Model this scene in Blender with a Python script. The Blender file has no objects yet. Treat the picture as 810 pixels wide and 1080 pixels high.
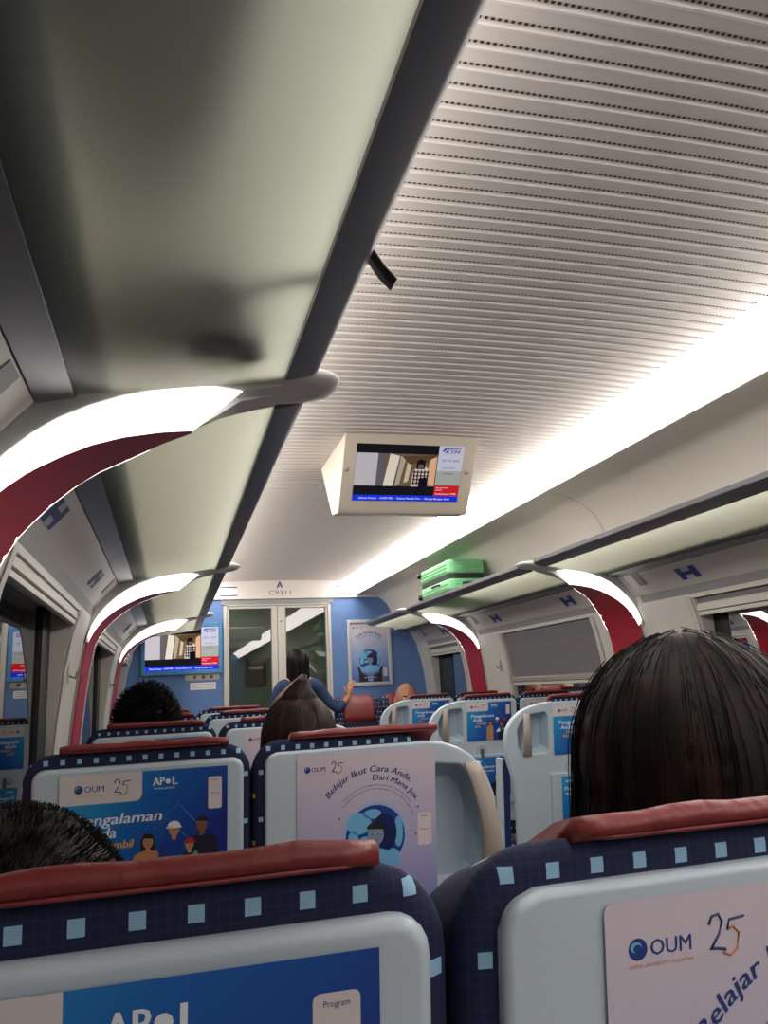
import bpy, bmesh, math, random
from mathutils import Vector, Matrix
random.seed(7)
SC = bpy.context.scene
COL = SC.collection
PI = math.pi

# ------------------------------------------------------------------ camera, world, exposure
cam_d = bpy.data.cameras.new('camera')
cam = bpy.data.objects.new('camera', cam_d); COL.objects.link(cam)
cam_d.sensor_fit = 'VERTICAL'; cam_d.sensor_height = 36.0; cam_d.lens = 818.0/1080.0*36.0
cam_d.clip_start = 0.02; cam_d.clip_end = 200
R0 = Vector((0.96451408, -0.25960964, -0.04811892))
R1 = Vector((-0.01135134, -0.22285076, 0.97478648))
R2 = Vector((0.26378731, 0.93964907, 0.21788961))
cam.matrix_world = Matrix(((R0.x, R1.x, -R2.x, 0), (R0.y, R1.y, -R2.y, 0), (R0.z, R1.z, -R2.z, 1.24), (0, 0, 0, 1)))
SC.camera = cam
w = bpy.data.worlds.new('night'); SC.world = w; w.use_nodes = True
w.node_tree.nodes['Background'].inputs[0].default_value = (0.004, 0.005, 0.008, 1)
w.node_tree.nodes['Background'].inputs[1].default_value = 1.0
SC.view_settings.view_transform = 'Standard'; SC.view_settings.look = 'None'
SC.view_settings.exposure = 0.10; SC.view_settings.gamma = 1.0
try: SC.view_settings.use_curve_mapping = False
except Exception: pass
STRIP_E = 10.0      # cove light strips
LAMP_E = 2.6       # crescent lamps of the arches

# ------------------------------------------------------------------ materials
def lin(h):
    if isinstance(h, str):
        h = h.lstrip('#'); c = [int(h[i:i+2], 16)/255 for i in (0, 2, 4)]
        return tuple((v/12.92 if v <= .04045 else ((v+.055)/1.055)**2.4) for v in c)
    return tuple(h)
_M = {}
def mat(name, col, rough=.5, metal=0.0, spec=.5, emit=None, es=0.0, bump=None, coat=0, noise=None):
    if name in _M: return _M[name]
    m = bpy.data.materials.new(name); m.use_nodes = True
    nt = m.node_tree; b = nt.nodes['Principled BSDF']
    c = lin(col); b.inputs['Base Color'].default_value = (*c, 1)
    b.inputs['Roughness'].default_value = rough; b.inputs['Metallic'].default_value = metal
    b.inputs['Specular IOR Level'].default_value = spec
    if coat: b.inputs['Coat Weight'].default_value = coat
    if emit:
        b.inputs['Emission Color'].default_value = (*lin(emit), 1); b.inputs['Emission Strength'].default_value = es
    if noise:
        sc, amt = noise
        tc = nt.nodes.new('ShaderNodeTexCoord'); n = nt.nodes.new('ShaderNodeTexNoise'); n.inputs['Scale'].default_value = sc
        n.inputs['Detail'].default_value = 4
        r = nt.nodes.new('ShaderNodeMapRange'); r.inputs['To Min'].default_value = 1-amt; r.inputs['To Max'].default_value = 1+amt*.4
        mx = nt.nodes.new('ShaderNodeVectorMath'); mx.operation = 'SCALE'; mx.inputs[0].default_value = c
        nt.links.new(tc.outputs['Object'], n.inputs['Vector']); nt.links.new(n.outputs[0], r.inputs['Value'])
        nt.links.new(r.outputs[0], mx.inputs['Scale']); nt.links.new(mx.outputs[0], b.inputs['Base Color'])
    if bump:
        sc, st = bump
        tc = nt.nodes.new('ShaderNodeTexCoord'); n = nt.nodes.new('ShaderNodeTexNoise'); n.inputs['Scale'].default_value = sc
        bp = nt.nodes.new('ShaderNodeBump'); bp.inputs['Strength'].default_value = st; bp.inputs['Distance'].default_value = .003
        nt.links.new(tc.outputs['Object'], n.inputs['Vector']); nt.links.new(n.outputs[0], bp.inputs['Height'])
        nt.links.new(bp.outputs[0], b.inputs['Normal'])
    _M[name] = m; return m
def emis(name, col, s):
    if name in _M: return _M[name]
    m = bpy.data.materials.new(name); m.use_nodes = True; nt = m.node_tree
    nt.nodes.remove(nt.nodes['Principled BSDF'])
    e = nt.nodes.new('ShaderNodeEmission'); e.inputs[0].default_value = (*lin(col), 1); e.inputs[1].default_value = s
    nt.links.new(e.outputs[0], nt.nodes['Material Output'].inputs[0]); _M[name] = m; return m

M_WALL = mat('cream wall laminate', '#cfcdc6', .38, bump=(300, .05))
M_PANEL = mat('pale ceiling panel', '#dcd6d0', .45)
M_HOUS = mat('arch housing grey white', '#c9cbc8', .35)
M_GREYP = mat('grey trim plastic', '#8d8f90', .5)
M_ALU = mat('dark brushed aluminium', '#74757a', .38, .75, bump=(400, .08))
M_ALUL = mat('light aluminium', '#b9b5b0', .4, .6)
M_RED = mat('wine red laminate', '#a81c30', .4, noise=(3, .10))
M_BLUEW = mat('blue bulkhead laminate', '#5d80b8', .45)
M_DOORW = mat('door frame cream', '#c9c6bd', .4)
M_SHELL = mat('pale blue white plastic', '#bccbd6', .35, noise=(6, .05))
M_SHELL2 = mat('pale blue recess plastic', '#a9bccb', .4)
M_HAND = mat('grab handle grey beige', '#a69c94', .4)
M_LEATHER = mat('wine red leather', '#7d2c2e', .42, bump=(90, .5), noise=(12, .25))
M_BLACK = mat('black plastic', '#15161a', .45)
M_BLIND = mat('grey roller blind', '#77757a', .8, bump=(500, .1))
M_NAVYP = mat('navy plastic', '#1c2a63', .45)
M_FLOOR = mat('speckled grey floor', '#4c4f58', .7, noise=(60, .5))
M_TVC = mat('screen housing cream', '#bdb5a6', .5)
M_WHITE = mat('white print', '#f0eeee', .5)
M_LAMP = emis('crescent lamp diffuser', '#fff8f2', LAMP_E)
M_STRIP = emis('cove light strip', '#fff6ee', STRIP_E)

def seat_fabric():
    m = bpy.data.materials.new('navy fabric with woven squares'); m.use_nodes = True
    nt = m.node_tree; N = nt.nodes; L = nt.links; b = N['Principled BSDF']; b.inputs['Roughness'].default_value = .85
    tc = N.new('ShaderNodeTexCoord'); sp = N.new('ShaderNodeSeparateXYZ'); L.new(tc.outputs['Object'], sp.inputs[0])
    def mth(op, a, c=None, d=None):
        n = N.new('ShaderNodeMath'); n.operation = op
        for i, v in enumerate((a, c, d)):
            if v is None: continue
            if isinstance(v, (int, float)): n.inputs[i].default_value = v
            else: L.new(v, n.inputs[i])
        return n.outputs[0]
    zz = mth('DIVIDE', mth('SUBTRACT', sp.outputs[2], 1.1215), .042)
    row = mth('FLOOR', zz)
    off = mth('MULTIPLY', mth('MODULO', mth('ABSOLUTE', row), 2.0), .5)
    xx = mth('ADD', mth('DIVIDE', sp.outputs[0], .0275), off)
    col = mth('FLOOR', xx)
    fx = mth('ABSOLUTE', mth('SUBTRACT', mth('FRACT', xx), .5))
    fz = mth('ABSOLUTE', mth('SUBTRACT', mth('FRACT', zz), .33))
    inx = mth('LESS_THAN', fx, .145); inz = mth('LESS_THAN', fz, .10)
    msk = mth('MULTIPLY', inx, inz)
    cx = N.new('ShaderNodeCombineXYZ'); L.new(col, cx.inputs[0]); L.new(row, cx.inputs[1])
    wn = N.new('ShaderNodeTexWhiteNoise'); wn.noise_dimensions = '2D'; L.new(cx.outputs[0], wn.inputs['Vector'])
    yel = mth('MULTIPLY', mth('GREATER_THAN', wn.outputs['Value'], .5), mth('LESS_THAN', row, -.5))
    mc = N.new('ShaderNodeMix'); mc.data_type = 'RGBA'; L.new(yel, mc.inputs[0])
    mc.inputs[6].default_value = (*lin('#8fb9d6'), 1); mc.inputs[7].default_value = (*lin('#d9b05a'), 1)
    # fine weave grid
    gx = mth('LESS_THAN', mth('FRACT', mth('DIVIDE', sp.outputs[0], .006)), .2)
    gz = mth('LESS_THAN', mth('FRACT', mth('DIVIDE', sp.outputs[2], .006)), .2)
    g = mth('MULTIPLY', mth('MAXIMUM', gx, gz), .25)
    mb = N.new('ShaderNodeMix'); mb.data_type = 'RGBA'; L.new(g, mb.inputs[0])
    mb.inputs[6].default_value = (*lin('#11183a'), 1); mb.inputs[7].default_value = (*lin('#243468'), 1)
    mf = N.new('ShaderNodeMix'); mf.data_type = 'RGBA'; L.new(msk, mf.inputs[0])
    L.new(mb.outputs[2], mf.inputs[6]); L.new(mc.outputs[2], mf.inputs[7]); L.new(mf.outputs[2], b.inputs['Base Color'])
    return m
M_FAB = seat_fabric()

def frosted():
    m = bpy.data.materials.new('frosted green glass'); m.use_nodes = True
    nt = m.node_tree; N = nt.nodes; L = nt.links; N.remove(N['Principled BSDF'])
    t = N.new('ShaderNodeBsdfTranslucent'); t.inputs[0].default_value = (*lin('#f3f7ee'), 1)
    d = N.new('ShaderNodeBsdfDiffuse'); d.inputs[0].default_value = (*lin('#b2b6ae'), 1)
    g = N.new('ShaderNodeBsdfGlossy'); g.inputs['Roughness'].default_value = .25
    m1 = N.new('ShaderNodeMixShader'); m1.inputs[0].default_value = .10
    m2 = N.new('ShaderNodeMixShader'); m2.inputs[0].default_value = .05
    L.new(t.outputs[0], m1.inputs[1]); L.new(d.outputs[0], m1.inputs[2])
    L.new(m1.outputs[0], m2.inputs[1]); L.new(g.outputs[0], m2.inputs[2]); L.new(m2.outputs[0], N['Material Output'].inputs[0])
    return m
M_FROST = frosted()
def clear_glass(name, tint, refl):
    m = bpy.data.materials.new(name); m.use_nodes = True
    nt = m.node_tree; N = nt.nodes; L = nt.links; N.remove(N['Principled BSDF'])
    t = N.new('ShaderNodeBsdfTransparent'); t.inputs[0].default_value = (*lin(tint), 1)
    g = N.new('ShaderNodeBsdfGlossy'); g.inputs['Roughness'].default_value = .01
    f = N.new('ShaderNodeFresnel'); f.inputs[0].default_value = 1.5
    a = N.new('ShaderNodeMath'); a.operation = 'ADD'; a.inputs[1].default_value = refl
    L.new(f.outputs[0], a.inputs[0])
    m2 = N.new('ShaderNodeMixShader'); L.new(a.outputs[0], m2.inputs[0])
    L.new(t.outputs[0], m2.inputs[1]); L.new(g.outputs[0], m2.inputs[2]); L.new(m2.outputs[0], N['Material Output'].inputs[0])
    return m
M_GLASSW = clear_glass('dark window glass', '#6a6a66', .16)
M_GLASSD = clear_glass('door glass', '#d4ddd0', .05)

def ceiling_mat():
    m = bpy.data.materials.new('perforated white ceiling slats'); m.use_nodes = True
    nt = m.node_tree; N = nt.nodes; L = nt.links; b = N['Principled BSDF']; b.inputs['Roughness'].default_value = .42
    tc = N.new('ShaderNodeTexCoord'); sp = N.new('ShaderNodeSeparateXYZ'); L.new(tc.outputs['Object'], sp.inputs[0])
    def mth(op, a, c=None):
        n = N.new('ShaderNodeMath'); n.operation = op
        for i, v in enumerate((a, c)):
            if v is None: continue
            if isinstance(v, (int, float)): n.inputs[i].default_value = v
            else: L.new(v, n.inputs[i])
        return n.outputs[0]
    fy = mth('ABSOLUTE', mth('SUBTRACT', mth('FRACT', mth('DIVIDE', sp.outputs[1], .05)), .13))
    fx = mth('ABSOLUTE', mth('SUBTRACT', mth('FRACT', mth('DIVIDE', sp.outputs[0], .0125)), .5))
    k = mth('MULTIPLY', mth('LESS_THAN', fy, .062), mth('LESS_THAN', fx, .27))
    mf = N.new('ShaderNodeMix'); mf.data_type = 'RGBA'; L.new(k, mf.inputs[0])
    mf.inputs[6].default_value = (*lin('#d5cfca'), 1); mf.inputs[7].default_value = (*lin('#383434'), 1)
    L.new(mf.outputs[2], b.inputs['Base Color']); return m
M_CEIL = ceiling_mat()

# ------------------------------------------------------------------ mesh builder
class B:
    def __init__(s): s.v = []; s.f = []; s.m = []; s.mats = []; s.sm = []
    def mi(s, m):
        if m not in s.mats: s.mats.append(m)
        return s.mats.index(m)
    def add(s, vs, fs, m, smooth=False):
        o = len(s.v); s.v += [tuple(v) for v in vs]; i = s.mi(m)
        for f in fs: s.f.append([o+k for k in f]); s.m.append(i); s.sm.append(smooth)
    def box(s, x0, x1, y0, y1, z0, z1, m):
        s.add([(x, y, z) for z in (z0, z1) for y in (y0, y1) for x in (x0, x1)],
              [(0, 2, 3, 1), (4, 5, 7, 6), (0, 1, 5, 4), (2, 6, 7, 3), (0, 4, 6, 2), (1, 3, 7, 5)], m)
    def prism(s, pts, a, b, m, axis='y', smooth=False, caps=True):
        """closed 2D outline; axis y: pts=(x,z); axis x: pts=(y,z); axis z: pts=(x,y)"""
        def P(p, t): return (p[0], t, p[1]) if axis == 'y' else (t, p[0], p[1]) if axis == 'x' else (p[0], p[1], t)
        n = len(pts); vs = [P(p, a) for p in pts]+[P(p, b) for p in pts]
        fs = [(i, (i+1) % n, n+(i+1) % n, n+i) for i in range(n)]
        s.add(vs, fs, m, smooth)
        if caps:
            o = len(s.v)-2*n; i = s.mi(m)
            s.f.append([o+k for k in range(n)]); s.m.append(i); s.sm.append(False)
            s.f.append([o+n+k for k in range(n)][::-1]); s.m.append(i); s.sm.append(False)
    def sheet(s, pts, a, b, m, axis='y', smooth=True):
        def P(p, t): return (p[0], t, p[1]) if axis == 'y' else (t, p[0], p[1])
        n = len(pts)
        s.add([P(p, a) for p in pts]+[P(p, b) for p in pts], [(i, i+1, n+i+1, n+i) for i in range(n-1)], m, smooth)
    def strip(s, A, Bp, m, smooth=True):
        n = len(A); s.add(list(A)+list(Bp), [(i, i+1, n+i+1, n+i) for i in range(n-1)], m, smooth)
    def tube(s, path, r, m, seg=8, caps=True, smooth=True):
        path = [Vector(p) for p in path]; n = len(path); rr = r if isinstance(r, (list, tuple)) else [r]*n
        vs = []; up = Vector((0, 0, 1))
        for i, p in enumerate(path):
            t = (path[min(i+1, n-1)]-path[max(i-1, 0)]).normalized()
            u = t.cross(up)
            if u.length < .05: u = t.cross(Vector((1, 0, 0)))
            u.normalize(); v = t.cross(u)
            for k in range(seg):
                a = 2*PI*k/seg; vs.append(p+rr[i]*(math.cos(a)*u+math.sin(a)*v))
        fs = [(i*seg+k, i*seg+(k+1) % seg, (i+1)*seg+(k+1) % seg, (i+1)*seg+k) for i in range(n-1) for k in range(seg)]
        if caps: fs += [tuple(range(seg)), tuple((n-1)*seg+k for k in range(seg))[::-1]]
        s.add(vs, fs, m, smooth)
    def ell(s, c, r, m, nu=16, nv=10, fn=None):
        vs = []; fs = []
        for j in range(nv+1):
            th = PI*j/nv
            for i in range(nu):
                ph = 2*PI*i/nu
                d = Vector((math.sin(th)*math.cos(ph), math.sin(th)*math.sin(ph), math.cos(th)))
                p = Vector((c[0]+r[0]*d.x, c[1]+r[1]*d.y, c[2]+r[2]*d.z))
                if fn: p = fn(p, d)
                vs.append(p)
        for j in range(nv):
            for i in range(nu):
                fs.append((j*nu+i, (j+1)*nu+i, (j+1)*nu+(i+1) % nu, j*nu+(i+1) % nu))
        s.add(vs, fs, m, True)
    def flat(s, pts, m, y=0.0):          # flat polygon facing -y, pts=(x,z)
        s.add([(p[0], y, p[1]) for p in pts], [tuple(range(len(pts)))], m)
    def disc(s, cx, cz, rx, rz, m, y=0, n=24, a0=0, a1=2*PI):
        s.flat([(cx+rx*math.cos(a0+(a1-a0)*i/n), cz+rz*math.sin(a0+(a1-a0)*i/n)) for i in range(n)], m, y)
    def mapv(s, fn): s.v = [tuple(fn(Vector(v))) for v in s.v]; return s
    def mesh(s, name, merge=False):
        me = bpy.data.meshes.new(name); me.from_pydata(s.v, [], s.f)
        for m in s.mats: me.materials.append(m)
        for p, i, sm in zip(me.polygons, s.m, s.sm): p.material_index = i; p.use_smooth = sm
        bm = bmesh.new(); bm.from_mesh(me)
        if merge: bmesh.ops.remove_doubles(bm, verts=bm.verts, dist=1e-5)
        bmesh.ops.recalc_face_normals(bm, faces=[f for f in bm.faces]) if merge or len(s.f) < 60000 else None
        bm.to_mesh(me); bm.free(); me.update(); return me
def link(name, me, parent=None, bevel=0, seg=2, subsurf=0, solid=0, tilt=False):
    o = bpy.data.objects.new(name, me); COL.objects.link(o)
    if parent: o.parent = parent
    if solid: md = o.modifiers.new('s', 'SOLIDIFY'); md.thickness = solid; md.offset = 0
    if bevel:
        md = o.modifiers.new('b', 'BEVEL'); md.width = bevel; md.segments = seg; md.limit_method = 'ANGLE'; md.angle_limit = math.radians(35)
        for p in me.polygons: p.use_smooth = True
        md2 = o.modifiers.new('w', 'WEIGHTED_NORMAL'); md2.keep_sharp = False
    if subsurf: md = o.modifiers.new('u', 'SUBSURF'); md.levels = subsurf; md.render_levels = subsurf
    return o
def obj(name, b, parent=None, **k): return link(name, b.mesh(name, k.pop('merge', False)), parent, **k)
def struct(name, b, **k):
    o = obj(name, b, **k); o['kind'] = 'structure'; return o
def tag(o, label, cat, group=None):
    o['label'] = label; o['category'] = cat
    if group: o['group'] = group
    return o
def thing(name, label, cat, loc=(0, 0, 0), rz=0, group=None):
    o = bpy.data.objects.new(name, None); COL.objects.link(o); o.location = loc; o.rotation_euler = (0, 0, rz)
    o.empty_display_size = .05
    return tag(o, label, cat, group)
def dup(root, loc, label, group=None):
    r = root.copy(); COL.objects.link(r); r.location = loc; r['label'] = label
    if group: r['group'] = group
    for ch in list(root.children):
        c = ch.copy(); COL.objects.link(c); c.parent = r
        for g in list(ch.children):
            d = g.copy(); COL.objects.link(d); d.parent = c
    return r
def rrect(x0, x1, z0, z1, r, n=5):
    """rounded rectangle outline; r = (bl, br, tr, tl) or number"""
    if not isinstance(r, (tuple, list)): r = (r,)*4
    out = []
    for (cx, cz, rr, a) in ((x0, z0, r[0], PI), (x1, z0, r[1], 1.5*PI), (x1, z1, r[2], 0), (x0, z1, r[3], .5*PI)):
        sx = 1 if cx == x0 else -1; sz = 1 if cz == z0 else -1
        if rr <= 0: out.append((cx, cz)); continue
        for i in range(n+1):
            t = a+.5*PI*i/n
            out.append((cx+sx*rr+rr*math.cos(t), cz+sz*rr+rr*math.sin(t)))
    return out
# text -> flat polygons
_T = {}
def text_poly(txt, shear=0, bold=0):
    bold = 0; key = (txt, shear, bold)
    if key in _T: return _T[key]
    c = bpy.data.curves.new('t', 'FONT'); c.body = txt; c.size = 1; c.shear = shear; c.offset = bold; c.resolution_u = 2
    o = bpy.data.objects.new('t', c); COL.objects.link(o)
    dg = bpy.context.evaluated_depsgraph_get(); dg.update()
    me = bpy.data.meshes.new_from_object(o.evaluated_get(dg))
    vs = [(v.co.x, v.co.y) for v in me.vertices]; fs = [tuple(p.vertices) for p in me.polygons]
    bpy.data.objects.remove(o); bpy.data.curves.remove(c); bpy.data.meshes.remove(me)
    xs = [v[0] for v in vs] or [0, 1]
    _T[key] = (vs, fs, min(xs), max(xs)); return _T[key]
def put_text(b, txt, x, z, h, m, y=0, width=None, shear=0, bold=0, arc=None, align='l', flip=False):
    """h = cap height approx; width squeezes the text to that width; arc=(cx,cz,r) bends it round a circle, x = middle angle"""
    vs, fs, x0, x1 = text_poly(txt, shear, bold)
    s = h/.70; W = (x1-x0)*s; sx = s if width is None else width/(x1-x0)
    W = (x1-x0)*sx
    out = []
    y_ = y
    for vx, vz, bx in [(v_[0], v_[1], bb_) for bb_ in ((0,) if bold <= 0 else (-bold*.9, 0, bold*.9)) for v_ in vs]:
        px = (vx+bx-x0)*sx; pz = vz*s; y = y_-(.00012 if bx > 0 else .00006 if bx < 0 else 0)
        if arc:
            cx, cz, r = arc; a = x-(px-W/2)/r; rr = r+pz
            out.append((cx+rr*math.cos(a), y, cz+rr*math.sin(a)))
        else:
            ox = {'l': 0, 'c': -W/2, 'r': -W}[align]
            out.append((x+ox+px, y, z+pz))
    nn = len(vs); b.add(out, [tuple(i+nn*r_ for i in f) for r_ in range(len(out)//max(nn, 1)) for f in fs], m)

# ------------------------------------------------------------------ the carriage shell
XC = 1.085            # centre line of the coach
Y0, Y1 = -7.0, 7.95   # rear bulkhead, front bulkhead
ARCH = [1.46, 3.86, 6.27]
ARCH_ALL = [-3.35, -.95]+ARCH
AD = .30              # arch depth along the coach
def mx(x, side):      # left-side coordinate -> world for either side
    return x if side < 0 else 2*XC-x
def mp(pts, side): return [(mx(p[0], side), p[1]) for p in pts]
ZCEN = 2.345
def ceil_z(x):
    t = (x-XC)/.645; return ZCEN-.012*t*t
b = B(); b.box(-.6, 2*XC+.6, Y0, Y1+1.6, -.06, 0, M_FLOOR); struct('floor', b)

# slatted ceiling: real ribs along the transverse slats
b = B(); nx = 12
xs = [XC-.645+1.29*i/nx for i in range(nx+1)]
prof = [(0, -.0005), (.0045, .004), (.0085, .004), (.0125, 0), (.015, -.0035), (.019, -.0035), (.022, -.0008)]
ys = []
k = math.floor((-2.0)/.05)
y = k*.05
rows = []
while y < Y1-.02:
    for dy, dz in prof: rows.append((y+dy, dz))
    y += .05
rows.append((Y1, 0))
vs = []; fs = []
for (yy, dz) in rows:
    for x in xs: vs.append((x, yy, ceil_z(x)+dz))
n1 = nx+1
for j in range(len(rows)-1):
    for i in range(nx): fs.append((j*n1+i, j*n1+i+1, (j+1)*n1+i+1, (j+1)*n1+i))
b.add(vs, fs, M_CEIL, False)
b.sheet([(x, ceil_z(x)) for x in xs], Y0, -2.0, M_PANEL)
struct('ceiling', b)
b = B(); 
for yy in (3.62,):
    b.box(XC-.64, XC+.64, yy-.004, yy+.004, 2.312, 2.3125, M_PANEL)
for side in (-1, 1):
    b = B()
    b.sheet(mp([(.44, 2.331), (.38, 2.30), (.31, 2.235), (.292, 2.19)], side), Y0, Y1-.02, M_STRIP)
    st = obj('cove_light', b); tag(st, 'long glowing cove light strip above the %s luggage racks' % ('left' if side < 0 else 'right'), 'ceiling light', 'cove light strips')
    # curved upper panel behind the rack, with rolled lip
    b = B(); M_UP = mat('cream upper panel', '#f1ebe3', .4)
    up = [(.292, 2.185), (.280, 2.178), (.268, 2.186), (.262, 2.203), (.25, 2.207), (.18, 2.203), (.10, 2.18), (.02, 2.14), (-.04, 2.085), (-.075, 2.02), (-.095, 1.93), (-.108, 1.83), (-.112, 1.803)]
    b.sheet(mp(up, side), Y0, Y1, M_UP)
    # seams
    for ya in ARCH_ALL:
        ys_ = ya-.21
        A = [(mx(p[0]+.003, side), ys_-.002, p[1]-.003) for p in up[4:11]]; Bq = [(mx(p[0]+.003, side), ys_+.002, p[1]-.003) for p in up[4:11]]
        b.strip(A, Bq, M_GREYP)
    struct('wall_%s_upper' % ('left' if side < 0 else 'right'), b)

WPROF = [(-.335, 1.66), (-.355, 1.60), (-.385, 1.50), (-.41, 1.35), (-.43, 1.15), (-.445, .95), (-.45, .75), (-.44, .5), (-.42, .0)]
def wx(z):
    for (xa, za), (xb, zb) in zip(WPROF, WPROF[1:]):
        if zb <= z <= za: return xa+(xb-xa)*(za-z)/(za-zb)
    return WPROF[0][0] if z > 1.66 else WPROF[-1][0]
WZ0, WZ1 = .86, 1.60
bays = [(a+.52, a+1.90) for a in (-3.35, -.95, 1.46, 3.86)]+[(6.75, 7.60)]
for side in (-1, 1):
    sn = 'left' if side < 0 else 'right'
    b = B(); top = [p for p in WPROF if p[1] >= WZ1]; 
    hi = [(-.26, 1.80), (-.345, 1.66), (wx(WZ1), WZ1)]
    lo = [(wx(WZ0), WZ0)]+[p for p in WPROF if p[1] < WZ0]
    mid = [(wx(WZ1), WZ1)]+[p for p in WPROF if WZ0 < p[1] < WZ1]+[(wx(WZ0), WZ0)]
    b.sheet(mp(hi, side), Y0, Y1, M_WALL); b.sheet(mp(lo, side), Y0, Y1, M_WALL)
    edges = [Y0]+[v for q in bays for v in q]+[Y1]
    for i in range(0, len(edges), 2): b.sheet(mp(mid, side), edges[i], edges[i+1], M_WALL)
    struct('wall_'+sn, b)
    for i, (a, c) in enumerate(bays):
        n = i+1 if side < 0 else i+6
        rx = -.485
        b = B()
        for yy, sgn in ((a, 1), (c, -1)):           # jambs
            P = [(p[0], p[1]) for p in mid]+[(rx, WZ0), (rx, WZ1)]
            b.prism(mp(P, side), yy, yy+sgn*.006, M_DOORW)
        b.prism(mp([(wx(WZ1), WZ1), (rx, WZ1), (rx, WZ1-.006), (wx(WZ1), WZ1-.006)], side), a, c, M_DOORW)
        b.prism(mp([(wx(WZ0), WZ0), (rx, WZ0), (rx, WZ0+.006), (wx(WZ0), WZ0+.006)], side), a, c, M_DOORW)
        # inner frame round the pane
        for (ya, yb, za, zb) in ((a+.006, a+.03, WZ0+.01, WZ1-.01), (c-(.20 if side < 0 else .09), c-.006, WZ0+.01, WZ1-.01)):
            b.box(min(mx(-.462, side), mx(-.485, side)), max(mx(-.462, side), mx(-.485, side)), ya, yb, za, zb, M_BLACK)
        # white trim strips standing beside the opening
        for yy in (a-.05, c+.006):
            b.strip([(mx(p[0]+.006, side), yy, p[1]) for p in mid], [(mx(p[0]+.006, side), yy+.044, p[1]) for p in mid], M_DOORW)
        wn = struct('window_%d' % n, b)
        g = B(); xa = mx(-.475, side)
        g.add([(xa, a, WZ0), (xa, c, WZ0), (xa, c, WZ1), (xa, a, WZ1)], [(0, 1, 2, 3)], M_GLASSW)
        obj('window_pane', g, wn)
        # roller blind with its bottom bar
        if i >= 1:
            down = (side > 0 and i == 3)
            zb = 1.235 if down else 1.545
            if side < 0: zb = 1.578
            r = thing('roller_blind', '', 'blind', (0, 0, 0))
            place = {(1, 3): 'grey roller blind drawn down over the right window before the suitcase rack',
                     (1, 2): 'grey roller blind rolled up above the long-haired woman on the right',
                     (1, 4): 'short rolled-up blind over the far right window with curtains',
                     (-1, 2): 'rolled-up blind with pale bar at the dark left window',
                     (-1, 3): 'rolled-up blind over the second left window behind the red arch',
                     (-1, 4): 'rolled-up blind over the last left window by the blue bulkhead',
                     (-1, 1): 'rolled-up blind over the nearest left window beside the camera',
                     (1, 1): 'rolled-up blind over the nearest right window beside the camera'}
            r['label'] = place[(side, i)]; r['group'] = 'window roller blinds'
            f = B(); xs0 = lambda z: wx(z)-.015
            P = [(xs0(z)-.002, z) for z in (1.64, 1.6, 1.5, 1.4, 1.3, 1.2) if z > zb]+[(xs0(zb)-.002, zb)]
            f.prism(mp(P+[(p[0]-.002, p[1]) for p in reversed(P)], side), a+.012, c-.012, M_BLIND)
            obj('blind_fabric', f, r)
            f = B(); xz = xs0(zb)
            f.prism(mp([(xz+.008, zb+.02), (xz+.014, zb+.012), (xz+.014, zb-.018), (xz-.014, zb-.018), (xz-.014, zb+.02)], side), a+.01, c-.01, M_ALUL if down else M_DOORW)
            f.prism(mp([(xz+.002, zb-.02), (xz+.008, zb-.024), (xz+.008, zb-.042), (xz-.012, zb-.042), (xz-.012, zb-.02)], side), a+.01, c-.01, M_DOORW)
            obj('bottom_bar', f, r, bevel=.002)

# outside of the glass: dark tunnel wall far away is just night
# rear bulkhead behind the camera
b = B(); b.box(-.6, 2*XC+.6, Y0-.05, Y0, 0, 2.5, M_BLUEW); struct('wall_back', b)

# ------------------------------------------------------------------ arches with crescent lamps
LO = [(-.363, 1.530), (-.347, 1.578), (-.318, 1.625), (-.281, 1.668), (-.24, 1.706), (-.2, 1.735), (-.145, 1.763), (-.09, 1.784), (-.03, 1.80), (.03, 1.811), (.08, 1.813), (.130, 1.807)]
RO = [(-.425, 0.62), (-.425, 0.82), (-.422, 1.03), (-.41, 1.17), (-.397, 1.30), (-.381, 1.43), (-.367, 1.500), (-.345, 1.545), (-.318, 1.585), (-.285, 1.617), (-.25, 1.645), (-.2, 1.674), (-.145, 1.700), (-.09, 1.717), (-.02, 1.730), (.036, 1.735)]
ROl = RO[6:]
DEP = [(.036, .02), (-.03, .09), (-.09, .155), (-.18, .21), (-.27, .29), (-.35, .34), (-.43, .32)]
def dep(p):
    x = p[0]
    if x >= .036: return .02
    for (xa, a), (xb, c) in zip(DEP, DEP[1:]):
        if xb <= x <= xa: return a+(c-a)*(xa-x)/(xa-xb)
    return DEP[-1][1]
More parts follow.
